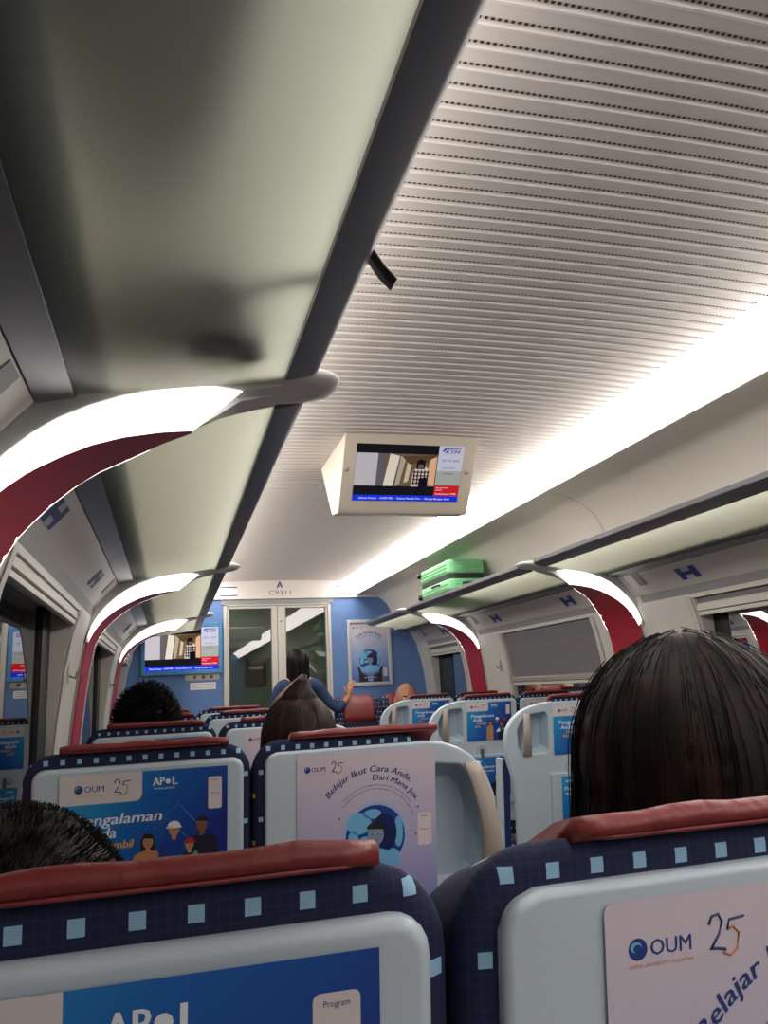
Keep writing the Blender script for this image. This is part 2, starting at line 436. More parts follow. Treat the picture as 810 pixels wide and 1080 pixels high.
def arch(side, ya, label):
    r = thing('luggage_arch', label, 'arch', (mx(-.40, side), ya, 0), 0, 'red arches with crescent lamps along the coach')
    off = Vector((mx(-.40, side), ya, 0))
    def put(name, bb, par=r, **k):
        bb.mapv(lambda v: v-off); return obj(name, bb, par, **k)
    # housing body: rear face flat, front face drawing in towards the tip
    b = B()
    inn = [(p[0], p[1]+.004, dep(p)) for p in RO]+[(.085, 1.772, .05), (.130, 1.804, .10), (.20, 1.820, .09), (.25, 1.835, .05), (.27, 1.842, .03)]
    o_ = [(wx(z_)+.001, z_) for z_ in (.62, .82, 1.03, 1.17, 1.30, 1.43, 1.50, 1.56, 1.61, 1.655)]+[(-.31, 1.69), (-.262, 1.742), (-.238, 1.762), (-.175, 1.778), (-.12, 1.786), (-.05, 1.796), (.03, 1.806), (.10, 1.817), (.17, 1.828), (.23, 1.842), (.272, 1.848)]
    n_ = len(inn); assert n_ == len(o_), (n_, len(o_))
    vs = []
    for (x, z_, d_), (xo, zo) in zip(inn, o_):
        zo = max(zo, z_+.002) if x > -.2 else zo
        vs += [(mx(x, side), ya+.012, z_), (mx(xo, side), ya+.012, zo), (mx(xo, side), ya+max(d_-.012, .014), zo), (mx(x, side), ya+max(d_-.012, .014), z_)]
    fs = [(4*i+k, 4*i+(k+1) % 4, 4*i+4+(k+1) % 4, 4*i+4+k) for i in range(n_-1) for k in range(4)]+[(0, 1, 2, 3), (4*n_-4, 4*n_-3, 4*n_-2, 4*n_-1)]
    b.add(vs, fs, M_HOUS)
    put('arch_housing', b, bevel=.003)
    # rounded nose closing the front rail
    b = B()
    def boxy(p, d):
        k = 1/max((abs(d.x)**3.2+abs(d.y)**3.2+abs(d.z)**2)**(1/3.2), .2)
        return Vector((mx(.205, side)+.125*d.x*k, ya+.025+.080*d.y*k, 1.8455+.0225*d.z*min(k, 1.1)+((-side)*d.x*.008)))
    b.ell((0, 0, 0), (1, 1, 1), M_HOUS, 40, 20, boxy)
    put('rail_nose', b)
    # rear cross beam between the glass and the lamp
    b = B(); b.prism(mp([(.25, 1.846), (.20, 1.850), (-.18, 1.806), (-.25, 1.80), (-.33, 1.70), (-.355, 1.60), (-.376, 1.50)]+[(p[0]-.002, p[1]+.003) for p in LO]+[(.20, 1.822)], side), ya-.03, ya+.012, M_HOUS)
    put('cross_beam', b, bevel=.006, seg=2)
    # lower tongue skin between lamp tip and rail tip
    n = 24
    def samp(c, t):
        L_ = [0]
        for p, q in zip(c, c[1:]): L_.append(L_[-1]+math.dist(p, q))
        d = t*L_[-1]
        for i in range(len(c)-1):
            if d <= L_[i+1]+1e-9:
                u = (d-L_[i])/(L_[i+1]-L_[i]); return (c[i][0]+u*(c[i+1][0]-c[i][0]), c[i][1]+u*(c[i+1][1]-c[i][1]))
        return c[-1]
    A = [samp(LO, i/n) for i in range(n+1)]; Cc = [samp(ROl, i/n) for i in range(n+1)]
    for sg in (-1, 1):
        yf = (lambda q: ya-.034) if sg < 0 else (lambda q: ya+max(dep(q), .03)+.002)
        yb = (lambda q: ya+.012) if sg < 0 else (lambda q: ya+max(dep(q)-.014, .013))
        AA, CC = (A, Cc) if sg < 0 else (A[:21], Cc[:21])
        b = B()
        Pa = [(mx(p[0], side), yf(q), p[1]) for p, q in zip(AA, CC)]; Pc = [(mx(q[0], side), yf(q)+(.034 if sg < 0 else 0), q[1]) for p, q in zip(AA, CC)]
        b.strip(Pa, Pc, M_LAMP)
        Pd = [(mx(q[0], side), yb(q), q[1]+.001) for p, q in zip(AA, CC)]
        b.strip(Pc, Pd, M_LAMP); b.add([Pa[-1], Pc[-1], Pd[-1]], [(0, 1, 2)], M_LAMP)
        put('crescent_lamp', b)
    # red soffit
    b = B(); n_ = len(RO); vs = []
    for p in RO:
        y_a, y_b = ya+.004, ya+max(dep(p)-.002, .012)
        vs += [(mx(p[0], side), y_a, p[1]), (mx(p[0]-.006, side), y_a, p[1]+.006), (mx(p[0]-.006, side), y_b, p[1]+.006), (mx(p[0], side), y_b, p[1])]
    b.add(vs, [(4*i+k, 4*i+(k+1) % 4, 4*i+4+(k+1) % 4, 4*i+4+k) for i in range(n_-1) for k in range(4)]+[(0, 1, 2, 3), (4*n_-4, 4*n_-3, 4*n_-2, 4*n_-1)], M_RED, False)
    so_ = put('red_soffit', b)
    for pl in so_.data.polygons: pl.use_smooth = True
    md = so_.modifiers.new('e', 'EDGE_SPLIT'); md.split_angle = math.radians(35)
    return r
names = {-3.35: 'far behind the camera', -.95: 'just behind the camera', 1.46: 'nearest one, filling the upper left', 3.86: 'second one on the left', 6.27: 'last one on the left near the wall screen'}
for ya in ARCH_ALL:
    arch(-1, ya, 'red arch with crescent lamp, left wall, '+names[ya])
namesr = {-3.35: 'far behind the camera', -.95: 'just behind the camera', 1.46: 'beside the long-haired woman, out past the right edge', 3.86: 'nearest one in view, left of the long-haired woman', 6.27: 'farther one under the green suitcase'}
for ya in ARCH_ALL:
    arch(1, ya, 'red arch with crescent lamp, right wall, '+namesr[ya])

# ------------------------------------------------------------------ luggage racks
M_LABB = mat('seat label blue', '#2b3f8c', .5); M_LABW = mat('seat label pale', '#b9bcc4', .5)
def rack(side, ya, yb, label):
    x0 = mx(.27, side)
    r = thing('luggage_rack', label, 'luggage rack', (x0, ya, 1.82), 0, 'glass luggage racks above the seats')
    off = Vector((x0, ya, 1.82))
    def put(name, bb, par=r, **k):
        bb.mapv(lambda v: v-off); return obj(name, bb, par, **k)
    b = B(); b.prism(mp([(.208, 1.824), (.262, 1.838), (.275, 1.850), (.272, 1.872), (.262, 1.874), (.255, 1.86), (.206, 1.846)], side), ya+.09, yb-.022, M_ALU)
    put('front_rail', b, bevel=.002)
    b = B(); b.prism(mp([(.207, 1.832), (.207, 1.842), (-.175, 1.792), (-.175, 1.782)], side), ya+.002, yb-.002, M_FROST); put('glass_shelf', b)
    b = B(); b.prism(mp([(-.172, 1.778), (-.172, 1.796), (-.245, 1.790), (-.238, 1.764)], side), ya, yb, M_ALU); put('rear_rail', b, bevel=.002)
    b = B(); b.prism(mp([(-.240, 1.766), (-.250, 1.786), (-.36, 1.70), (-.352, 1.652), (-.338, 1.656)], side), ya, yb, M_WALL); pn = put('cove_panel', b, bevel=.003)
    # dark recess strip under the panel and the blind box
    b = B(); b.prism(mp([(-.338, 1.655), (-.35, 1.655), (-.372, 1.60), (-.358, 1.60)], side), ya+.05, yb-.05, M_GREYP); put('blind_box', b)
    nrm = Vector((-(1.766-1.656), 0, -.098)).normalized()
    for yl in (.62, 1.80):
        if ya+yl > yb-.1: continue
        b = B()
        def pt(u, v, d=.0012):       # u along the coach, v up the panel
            p = Vector((-.338, 0, 1.656)).lerp(Vector((-.240, 0, 1.766)), v)
            return (mx(p.x+d*.75, side), ya+yl+u, p.z-d*.66)
        def q(u0, u1, v0, v1, m, d): b.add([pt(u0, v0, d), pt(u1, v0, d), pt(u1, v1, d), pt(u0, v1, d)], [(0, 1, 2, 3)], m)
        q(-.075, .075, .25, .75, M_LABW, .0012)
        q(-.075, -.03, .25, .75, M_LABB, .0018); q(.03, .075, .25, .75, M_LABB, .0018); q(-.03, .03, .42, .58, M_LABB, .0018)
        b.mapv(lambda v: v-off); lb = obj('seat_number_label', b, r)
    b = B(); b.mapv(lambda v: v)
    b.prism(mp([(-.243, 1.760), (-.250, 1.765), (-.300, 1.705), (-.294, 1.700)], side), yb-.20, yb-.13, M_GREYP); put('reading_lamp_plate', b)
    return r
lab = {(-1, 0): 'glass luggage rack behind the camera on the left', (-1, 1): 'nearest left glass luggage rack, dark with the bags lying on it',
       (-1, 2): 'second left glass luggage rack, empty and pale green', (-1, 3): 'third left glass luggage rack, short in view above the wall screen',
       (-1, 4): 'last short glass luggage rack on the left at the bulkhead',
       (1, 0): 'glass luggage rack behind the camera on the right', (1, 1): 'right glass luggage rack beside the viewpoint, before the one at the frame edge',
       (1, 2): 'nearest right glass luggage rack running off the frame edge above the long-haired woman', (1, 3): 'right glass luggage rack carrying the green suitcase',
       (1, 4): 'last short glass luggage rack on the right at the bulkhead'}
ends = [-3.35, -.95, 1.46, 3.86, 6.27]
for side in (-1, 1):
    for i, e in enumerate(ends):
        ya = e+.014; yb = ends[i+1]-.032 if i < 4 else Y1-.32
        rack(side, ya, yb, lab[(side, i)])

# ------------------------------------------------------------------ front bulkhead, door, vestibule
b = B(); W0, W1 = -.45, 2*XC+.45
DX0, DX1, DZ = .51, 1.60, 2.10
ZH = 2.155
b.box(W0, DX0, Y1, Y1+.05, 0, ZH, M_BLUEW); b.box(DX1, W1, Y1, Y1+.05, 0, ZH, M_BLUEW)
struct('wall_front', b)
b = B()
arcp = [(mx(p[0], s_), p[1]) for s_ in (-1,) for p in []]
hp = [(.0, ZH), (.0, 2.20), (.06, 2.24)]+[(x, 2.40) for x in (.3,)]+[(2*XC-.3, 2.40), (2*XC-.06, 2.24), (2*XC-.0, 2.20), (2*XC-.0, ZH)]
b.prism(hp, Y1-.03, Y1+.05, M_PANEL)
b.box(DX0-.03, DX1+.03, Y1-.01, Y1+.05, DZ, ZH, M_GREYP)
struct('trim_1', b, bevel=.004)
b = B(); b.box(W0, W1, Y1+.001, Y1+.05, ZH, 2.45, M_PANEL); struct('wall_front_upper', b)
d1 = B(); d1.box(DX0, DX0+.03, Y1-.02, Y1+.05, 0, DZ, M_DOORW); d1.box(DX1-.03, DX1, Y1-.02, Y1+.05, 0, DZ, M_DOORW); d1.box(DX0, DX1, Y1-.02, Y1+.05, DZ-.012, DZ+.0, M_DOORW)
struct('trim_2', d1, bevel=.003)
SE = 1.048
def leaf(n, xa, xb, gl, gr):
    b = B(); y0, y1 = Y1-.005, Y1+.03
    b.box(xa, gl, y0, y1, .02, DZ-.012, M_DOORW); b.box(gr, xb, y0, y1, .02, DZ-.012, M_DOORW)
    b.box(gl, gr, y0, y1, 2.065, DZ-.012, M_DOORW); b.box(gl, gr, y0, y1, .02, .25, M_DOORW)
    d = struct('door_%d' % n, b, bevel=.004)
    g = B(); g.add([(gl, Y1+.012, .25), (gr, Y1+.012, .25), (gr, Y1+.012, 2.065), (gl, Y1+.012, 2.065)], [(0, 1, 2, 3)], M_GLASSD); obj('door_glass', g, d)
    g = B()
    for a_, c_ in ((gl, gl+.006), (gr-.006, gr)): g.box(a_, c_, y0-.002, y0+.004, .25, 2.065, M_GREYP)
    g.box(gl, gr, y0-.002, y0+.004, 2.06, 2.066, M_GREYP); obj('glazing_seal', g, d)
    return d
leaf(1, DX0+.03, SE-.002, .562, .988)
d2 = leaf(2, SE+.002, DX1-.03, 1.130, 1.548)
b = B(); b.tube([(1.085, Y1-.006, 1.93), (1.085, Y1-.012, 1.93)], .012, M_ALUL, 12); obj('door_lock', b, d2)
# vestibule beyond the glass
M_VEST = mat('vestibule laminate', '#9aa494', .4)
b = B(); b.box(.3, .34, Y1+.06, Y1+1.5, 0, 2.3, M_VEST); b.box(1.80, 1.84, Y1+.06, Y1+1.5, 0, 2.3, M_VEST)
b.box(.3, 1.84, Y1+1.5, Y1+1.54, 0, 2.3, M_VEST); b.box(.3, 1.84, Y1+.06, Y1+1.5, 2.26, 2.3, M_PANEL)
struct('wall_vestibule', b)
b = B(); b.box(.62, 1.02, Y1+.9, Y1+1.49, 1.72, 1.95, mat('vestibule locker', '#6d7472', .5)); o = obj('overhead_locker', b, bevel=.01); tag(o, 'grey overhead locker seen through the left door pane', 'locker')
for i, (x, y) in enumerate(((.86, Y1+.45), (.72, Y1+.85))):
    r = thing('ceiling_downlight', ['round downlight beyond the door glass, upper one', 'round downlight beyond the door glass, lower left one'][i], 'ceiling light', (x, y, 2.26), 0, 'vestibule downlights')
    b = B(); b.tube([(0, 0, 0), (0, 0, -.012)], .055, M_ALUL, 20); obj('bezel', b, r)
    b = B(); b.tube([(0, 0, -.012), (0, 0, -.016)], .042, emis('downlight', '#fffaf0', 110), 20); obj('lamp_disc', b, r)
b = B(); b.box(.86, 1.10, Y1+1.47, Y1+1.495, 1.30, 1.62, mat('brown notice', '#7a4a33', .5)); b.box(.90, 1.06, Y1+1.465, Y1+1.47, 1.50, 1.53, M_WHITE)
o = obj('notice_board', b); tag(o, 'brown notice board on the vestibule wall seen through the left door pane', 'notice board')
# header writing
M_NAVY = mat('navy print', '#1c2f7c', .5); M_GREYT = mat('grey print', '#77726e', .5); M_REDP = mat('red print', '#c22a33', .5)
yh = Y1-.0312
b = B(); put_text(b, 'A', 1.075, 2.265, .065, M_NAVY, yh, bold=.03, align='c'); o = obj('coach_letter', b); tag(o, 'navy letter A on the white header over the door', 'sign lettering')
b = B(); put_text(b, 'C9311', 1.075, 2.195, .046, M_GREYT, yh, align='c', width=.225); o = obj('coach_number', b); tag(o, 'grey coach number C9311 on the white header over the door', 'sign lettering')
def sticker(x, nm, label, kind):
    b = B(); c = Vector((x, yh, 2.235))
    b.flat(rrect(-.085, .085, -.05, .05, .004), M_WHITE, .0006)
    b.box(-.085, .085, -.0006, .0004, .035, .047, M_NAVY); b.box(-.085, .085, -.0006, .0004, -.047, -.035, M_NAVY if kind == 0 else M_REDP)
    if kind == 0:
        put_text(b, 'PENUMPANG', 0, .006, .012, M_GREYT, -.0004, align='c', width=.10); put_text(b, 'DILARANG', 0, -.014, .012, M_GREYT, -.0004, align='c', width=.08)
    else:
        for i in range(28):
            a, a2 = 2*PI*i/28, 2*PI*(i+1)/28
            b.add([(.028*math.cos(a), -.0004, .028*math.sin(a)), (.028*math.cos(a2), -.0004, .028*math.sin(a2)), (.022*math.cos(a2), -.0004, .022*math.sin(a2)), (.022*math.cos(a), -.0004, .022*math.sin(a))], [(0, 1, 2, 3)], M_REDP)
        b.box(-.018, .018, -.0004, 0, -.003, .003, M_GREYT)
    o = obj(nm, b); o.location = c; tag(o, label, 'sticker')
sticker(.56, 'notice_sticker', 'white sticker with two navy bars, left of the letter A', 0)
sticker(1.74, 'no_smoking_sticker', 'small no smoking sticker with red ring, right of the coach number', 1)

# ------------------------------------------------------------------ screens
def ramp_mat(name, c0, c1, axis='x', a=0, bnd=1, rough=.35, c2=None):
    m = bpy.data.materials.new(name); m.use_nodes = True; nt = m.node_tree; N = nt.nodes; L = nt.links
    bs = N['Principled BSDF']; bs.inputs['Roughness'].default_value = rough; diag = axis == 'd'; axis = 'x' if diag else axis
    tc = N.new('ShaderNodeTexCoord'); sp = N.new('ShaderNodeSeparateXYZ'); mr = N.new('ShaderNodeMapRange')
    mr.inputs['From Min'].default_value = a; mr.inputs['From Max'].default_value = bnd
    cr = N.new('ShaderNodeValToRGB'); cr.color_ramp.elements[0].color = (*lin(c0), 1); cr.color_ramp.elements[1].color = (*lin(c1), 1)
    if c2: e = cr.color_ramp.elements.new(.5); e.color = (*lin(c2), 1)
    L.new(tc.outputs['Object'], sp.inputs[0])
    if diag:
        ma = N.new('ShaderNodeMath'); ma.operation = 'MULTIPLY_ADD'; ma.inputs[1].default_value = -.75; L.new(sp.outputs[2], ma.inputs[0]); L.new(sp.outputs[0], ma.inputs[2]); L.new(ma.outputs[0], mr.inputs['Value'])
    else: L.new(sp.outputs[{'x': 0, 'y': 1, 'z': 2}[axis]], mr.inputs['Value'])
    L.new(mr.outputs[0], cr.inputs[0]); L.new(cr.outputs[0], bs.inputs['Base Color'])
    return m
def screen_content(b, w, h, k, y=0):
    """picture in x 0..w, z 0..h facing -y, everything self lit"""
    E = lambda n, c, s=1.0: emis('screen '+n, c, s*k)
    Q = lambda x0, x1, z0, z1, m, d: b.add([(x0*w, y-d, z0*h), (x1*w, y-d, z0*h), (x1*w, y-d, z1*h), (x0*w, y-d, z1*h)], [(0, 1, 2, 3)], m)
    Q(0, 1, 0, 1, E('black %g' % k, '#17171c'), 0)
    Q(0, .76, .27, .84, E('corridor %g' % k, '#6b5648'), .0003)
    Q(0, .2, .27, .84, E('curtain %g' % k, '#b9b3b8'), .0005); Q(.2, .27, .27, .84, E('dark panel %g' % k, '#5e5a62'), .0006)
    P = lambda pts, m, d: b.add([(x*w, y-d, z*h) for x, z in pts], [tuple(range(len(pts)))], m)
    P([(.27, .27), (.36, .27), (.40, .80), (.31, .84)], E('door white %g' % k, '#d7cfbf'), .0006)
    P([(.38, .27), (.42, .30), (.46, .77), (.41, .80)], E('door beige %g' % k, '#a89c88'), .0006)
    P([(.46, .33), (.5, .36), (.52, .70), (.48, .72)], E('door pale %g' % k, '#c6b394'), .0006)
    P([(.66, .30), (.75, .28), (.75, .80), (.69, .76)], E('lit wall %g' % k, '#d9a983'), .0006)
    P([(.42, .80), (.5, .66), (.66, .70), (.75, .84)], E('ceiling brown %g' % k, '#57402f'), .0007)
    # person in checked shirt holding up a camera
    P([(.53, .27), (.54, .55), (.58, .62), (.66, .62), (.70, .52), (.69, .27)], E('shirt light %g' % k, '#cdbdb4'), .0009)
    for i in range(5):
        x = .545+.032*i; Q(x, x+.014, .29, .56, E('shirt dark %g' % k, '#3a2a30'), .0011)
    for i in range(4):
        z = .32+.065*i; Q(.54, .69, z, z+.022, E('shirt dark %g' % k, '#3a2a30'), .0012)
    P([(.565, .58), (.565, .72), (.60, .76), (.645, .73), (.645, .58)], E('hair %g' % k, '#1c1416'), .0013)
    P([(.585, .60), (.585, .66), (.63, .66), (.63, .60)], E('camera %g' % k, '#6e5a58'), .0014)
    P([(.60, .27), (.60, .42), (.67, .44), (.69, .27)], E('bag %g' % k, '#15101a'), .0014)
    Q(.76, 1, .30, 1, E('side panel %g' % k, '#c6c6d8', .9), .0006); Q(.76, 1, .30, .56, E('side panel low %g' % k, '#a9a9a5', .9), .0008)
    Q(.76, 1, .10, .30, E('red box %g' % k, '#c8202c'), .0006); Q(0, 1, 0, .105, E('blue bar %g' % k, '#1836d8'), .0007)
    T = E('logo blue %g' % k, '#26388f'); Wt = E('white text %g' % k, '#eeeef4'); G = E('text dark %g' % k, '#3a3c50')
    def T_(t, x, z, hh, m, wd, sh=0, bo=0): put_text(b, t, x*w, z*h, hh*h, m, y-.0016, width=wd*w, shear=sh, bold=bo)
    T_('KTM', .82, .87, .055, T, .14, .3, .03)
    b.add([(x*w, y-.0016, z*h) for x, z in ((.79, .90), (.81, .96), (.97, .96), (.965, .945), (.825, .94), (.81, .90))], [(0, 1, 2, 3, 4, 5)], T)
    T_('07:17 AM', .80, .72, .045, G, .16); T_('Next Station', .81, .60, .028, G, .13); T_('Rawang', .83, .50, .035, G, .09)
    T_('Announcement', .775, .245, .025, Wt, .12); T_('Laluan', .775, .205, .025, Wt, .06); T_('Perkhidmatan KTMB', .775, .13, .03, Wt, .20)
    T_('Selamat Datang  -  KOMUTER  -  Selamat Menaiki Tren  -  Sila Jaga Barangan Anda', .06, .035, .035, Wt, .86)
# ceiling screen
tv = thing('ceiling_screen', 'cream ceiling-hung screen box showing a person in a checked shirt', 'screen', (.74, 3.19, 2.36))
TW = .635; tz = .36
pr = [(0, .0), (.22, -.318), (.235, -.335), (.37, -.315), (.62, 0), (.62, .03), (0, .03)]   # (y,z)
b = B(); b.prism(pr, 0, TW, M_TVC, axis='x'); ho = obj('housing', b, tv, bevel=.004)
ang = math.atan2(.22, .318)
b = B(); Lf = math.hypot(.22, .318)
sw, sh = .515, .275
screen_content(b, sw, sh, .85)
so = obj('screen_panel', b, tv)
# place: local x along width, local z up the slanted face
d = Vector((0, -.22, .318)).normalized(); nrm = Vector((0, -.318, -.22)).normalized()
base = Vector((.058, .22, -.318))+d*.045+nrm*.0012
Mx = Matrix.Identity(4); Mx.col[0][:3] = (1, 0, 0); Mx.col[1][:3] = tuple(-nrm); Mx.col[2][:3] = tuple(d); Mx.col[3][:3] = tuple(base)
so.matrix_local = Mx
b = B()
for x in (-.038, sw+.028):
    b.tube([(x, .0, sh*.55), (x, -.001, sh*.55)], .0125, mat('speaker grey beige', '#a79f92', .7), 20)
sp_ = obj('speaker_grille', b, tv); sp_.matrix_local = Mx
# wall screen on the bulkhead
ws = thing('wall_screen', 'wall screen in a teal blue frame on the left of the bulkhead', 'screen', (-.235, Y1, 1.475))
b = B(); w_, h_ = .695, .415
P = [(-.035, -.04), (w_+.035, -.04), (w_+.035, h_+.04), (-.035, h_+.04)]
M_TEAL = mat('teal blue frame', '#4a8fc0', .4)
for (x0, x1, z0, z1) in ((-.035, 0, -.04, h_+.04), (w_, w_+.035, -.04, h_+.04), (0, w_, -.04, 0), (0, w_, h_, h_+.04)): b.box(x0, x1, -.045, 0, z0, z1, M_TEAL)
b.box(0, w_, -.02, 0, 0, h_, M_BLACK); obj('frame', b, ws, bevel=.004)
b = B(); screen_content(b, w_, h_, 1.15, -.0215); obj('screen_panel', b, ws)
# plaque and label below
M_STEEL = mat('engraved steel', '#a8a29a', .35, .7)
b = B(); b.box(.145, .47, Y1-.006, Y1, 1.375, 1.462, M_STEEL)
for i in range(3): b.tube([(.235+i*.08, Y1-.0065, 1.405), (.235+i*.08, Y1-.008, 1.405)], .018, mat('engraving', '#6f6a64', .5), 14)
b.box(.18, .43, Y1-.007, Y1-.006, 1.438, 1.446, mat('engraving', '#6f6a64', .5))
o = obj('steel_plaque', b); tag(o, 'brushed steel plaque under the wall screen', 'plaque')
b = B(); b.box(.19, .435, Y1-.003, Y1, 1.285, 1.352, M_WHITE)
for i in range(3): b.box(.205, .42, Y1-.0036, Y1-.003, 1.30+i*.017, 1.304+i*.017, M_GREYT)
o = obj('paper_notice', b); tag(o, 'white printed notice under the steel plaque', 'notice')

# ------------------------------------------------------------------ posters (flat prints, built as small print layers)
PINKW = mat('poster logo patch', '#d9cfd0', .4); PB = mat('poster navy ink', '#27407f', .4); PG = mat('poster gold ink', '#e0a93a', .4); PW = mat('poster white ink', '#e8edf4', .4)
PO = mat('poster orange ink', '#c0805a', .4); PSK = mat('poster skin', '#b98568', .5); PHR = mat('poster hair', '#241c22', .5); PDK = mat('poster dark suit', '#1c2034', .5)
PGR = mat('poster green folder', '#3fa07a', .5); PRD = mat('poster red cap', '#a52a34', .5); PST = mat('poster check shirt', '#b9875c', .5); PLB = mat('poster light blue', '#6fb4e0', .4); PDB = mat('poster deep blue', '#1e3f96', .4)
PLINE = mat('poster faint line', '#4d83bd', .4)
def oum_logo(b, x, z, s, y):
    """s = total width of emblem + OUM"""
    r = s*.14
    b.disc(x+r, z+r*.95, r, r, PB, y, 22); b.disc(x+r*.8, z+r*1.15, r*.6, r*.5, PLB, y-.0002, 14); b.disc(x+r*.95, z+r*1.0, r*.45, r*.38, PB, y-.0003, 14)
    put_text(b, 'OUM', x+r*2.35, z+r*.25, s*.20, PB, y, width=s*.62, bold=.012)
    put_text(b, 'OPEN UNIVERSITY MALAYSIA', x, z-s*.10, s*.045, PO, y, width=s*.98)
def twentyfive(b, x, z, s, y):
    b.tube([(x+s*.0, y, z+s*.62), (x+s*.08, y, z+s*.80), (x+s*.26, y, z+s*.84), (x+s*.36, y, z+s*.66), (x+s*.26, y, z+s*.38), (x+s*.02, y, z+s*.06), (x+s*.16, y, z+s*.08), (x+s*.44, y, z+s*.02)], s*.035, PB, 4)
    b.tube([(x+s*.98, y, z+s*.72), (x+s*.56, y, z+s*.68), (x+s*.50, y, z+s*.46)], s*.032, PB, 4)
    b.tube([(x+s*.50, y, z+s*.46), (x+s*.66, y, z+s*.52), (x+s*.82, y, z+s*.36), (x+s*.76, y, z+s*.02), (x+s*.56, y, z-s*.12), (x+s*.36, y, z-s*.04)], s*.032, PO, 4)
def qr_patch(b, x0, x1, z0, z1, y):
    b.flat(rrect(x0, x1, z0, z1, (x1-x0)*.15, 3), PINKW, y)
    w_ = x1-x0
    put_text(b, 'Program', (x0+x1)/2, z1-w_*.28, w_*.13, PB, y-.0003, width=w_*.55, align='c'); put_text(b, 'Permohonan', (x0+x1)/2, (z0+z1)/2-w_*.08, w_*.13, PB, y-.0003, width=w_*.7, align='c')
def bust(b, x, z, s, y, hair, cloth, skin=PSK, hat=None, long=False, z0=None):
    zb = z-s*1.6 if z0 is None else z0
    if long: b.flat([(x-s*.42, z-s*.9), (x-s*.40, z+s*.15), (x-s*.2, z+s*.48), (x+s*.2, z+s*.48), (x+s*.40, z+s*.15), (x+s*.44, z-s*.95)], hair, y)
    b.flat([(x-s*.85, zb), (x-s*.8, z-s*.75), (x-s*.55, z-s*.58), (x-s*.15, z-s*.45), (x+s*.15, z-s*.45), (x+s*.55, z-s*.58), (x+s*.8, z-s*.75), (x+s*.85, zb)], cloth, y-.0003)
    b.flat([(x-s*.12, z-s*.55), (x-s*.12, z-s*.2), (x+s*.12, z-s*.2), (x+s*.12, z-s*.55)], skin, y-.0005)
    b.disc(x, z, s*.29, s*.36, skin, y-.0007, 18)
    if not hat: b.disc(x, z+s*.17, s*.33, s*.27, hair, y-.0009, 16, 0, PI)
    else:
        b.disc(x, z+s*.12, s*.36, s*.34, hat, y-.0010, 16, 0, PI); b.box(x-s*.42, x+s*.42, y-.0012, y-.0010, z+s*.08, z+s*.15, hat)
    for sx in (-1, 1): b.disc(x+sx*s*.11, z+s*.02, s*.035, s*.02, PHR, y-.001, 8)
    b.disc(x, z-s*.18, s*.09, s*.025, PRD, y-.001, 8)
PA_BG = ramp_mat('poster sky to deep blue print', '#2f9fd6', '#232f86', 'd', -.11, .20, .3, '#1f66b8')
def poster_a(W=.285, H=.222):
    b = B(); x0, x1 = -W/2, W/2; y = 0
    b.flat([(x0, -H), (x1, -H), (x1, 0), (x0, 0)], PA_BG, y)
    b.flat([(x0, -.050)]+rrect(x0, x0+.137, -.050, 0, (0, .012, 0, 0), 4)[1:], PINKW, y-.0003)
    oum_logo(b, x0+.024, -.031, .052, y-.0006); twentyfive(b, x0+.090, -.034, .028, y-.0008)
    put_text(b, 'AP', x0+.155, -.026, .014, PW, y-.0006, width=.020, bold=.03); b.disc(x0+.181, -.020, .0045, .0045, PW, y-.0006, 10); put_text(b, 'L', x0+.189, -.026, .014, PW, y-.0006, width=.009, bold=.03)
    put_text(b, 'PEMBELAJARAN', x0+.157, -.033, .003, PW, y-.0006, width=.035)
    put_text(b, 'Pengalaman', x0+.026, -.086, .018, PW, y-.0006, width=.145, shear=.2, bold=.02)
    put_text(b, 'Anda', x0+.036, -.109, .018, PW, y-.0006, width=.058, shear=.2, bold=.02)
    put_text(b, 'Diambil', x0+.064, -.128, .014, PG, y-.0006, width=.060, shear=.2, bold=.03)
    put_text(b, 'Kira', x0+.048, -.146, .014, PG, y-.0006, width=.034, shear=.2, bold=.03)
    for i in range(9): b.box(x0+.022, x0+.062-.006*(i % 3), y-.0006, y-.0003, -.158-.006*i, -.1565-.006*i, PLINE)
    b.tube([(x0+.155, y-.0002, -.10), (x0+.20, y-.0002, -.06), (x0+.25, y-.0002, -.12)], .0007, PLINE, 4); b.tube([(x0+.13, y-.0002, -.12), (x0+.18, y-.0002, -.085), (x0+.215, y-.0002, -.12)], .0006, PLINE, 4)
    qr_patch(b, x1-.034, x1-.010, -.074, -.018, y-.0004)
    bust(b, x0+.148, -.122, .030, y-.0010, PHR, PST, long=True, z0=-H)
    bust(b, x1-.045, -.100, .034, y-.0022, PHR, PDK, mat('poster skin dark', '#7c5444', .5), z0=-H)
    bust(b, x0+.192, -.104, .032, y-.0034, PHR, PDB, hat=PW, z0=-H)
    bust(b, x0+.219, -.132, .026, y-.0050, PHR, PDK, hat=PRD, z0=-H)
    b.flat([(x1-.075, -.165), (x1-.055, -.142), (x1-.04, -.165)], PGR, y-.0065); b.flat([(x0+.18, -.175), (x0+.205, -.148), (x0+.21, -.175)], PW, y-.0065)
    b.mapv(lambda v: Vector((v.x, v.y*.35-.0006, v.z))); return b.mesh('poster_a')
PB_BG = ramp_mat('poster lavender print', '#4f66b8', '#cfc4cf', 'z', -.36, -.02, .35, '#a9a6cf')
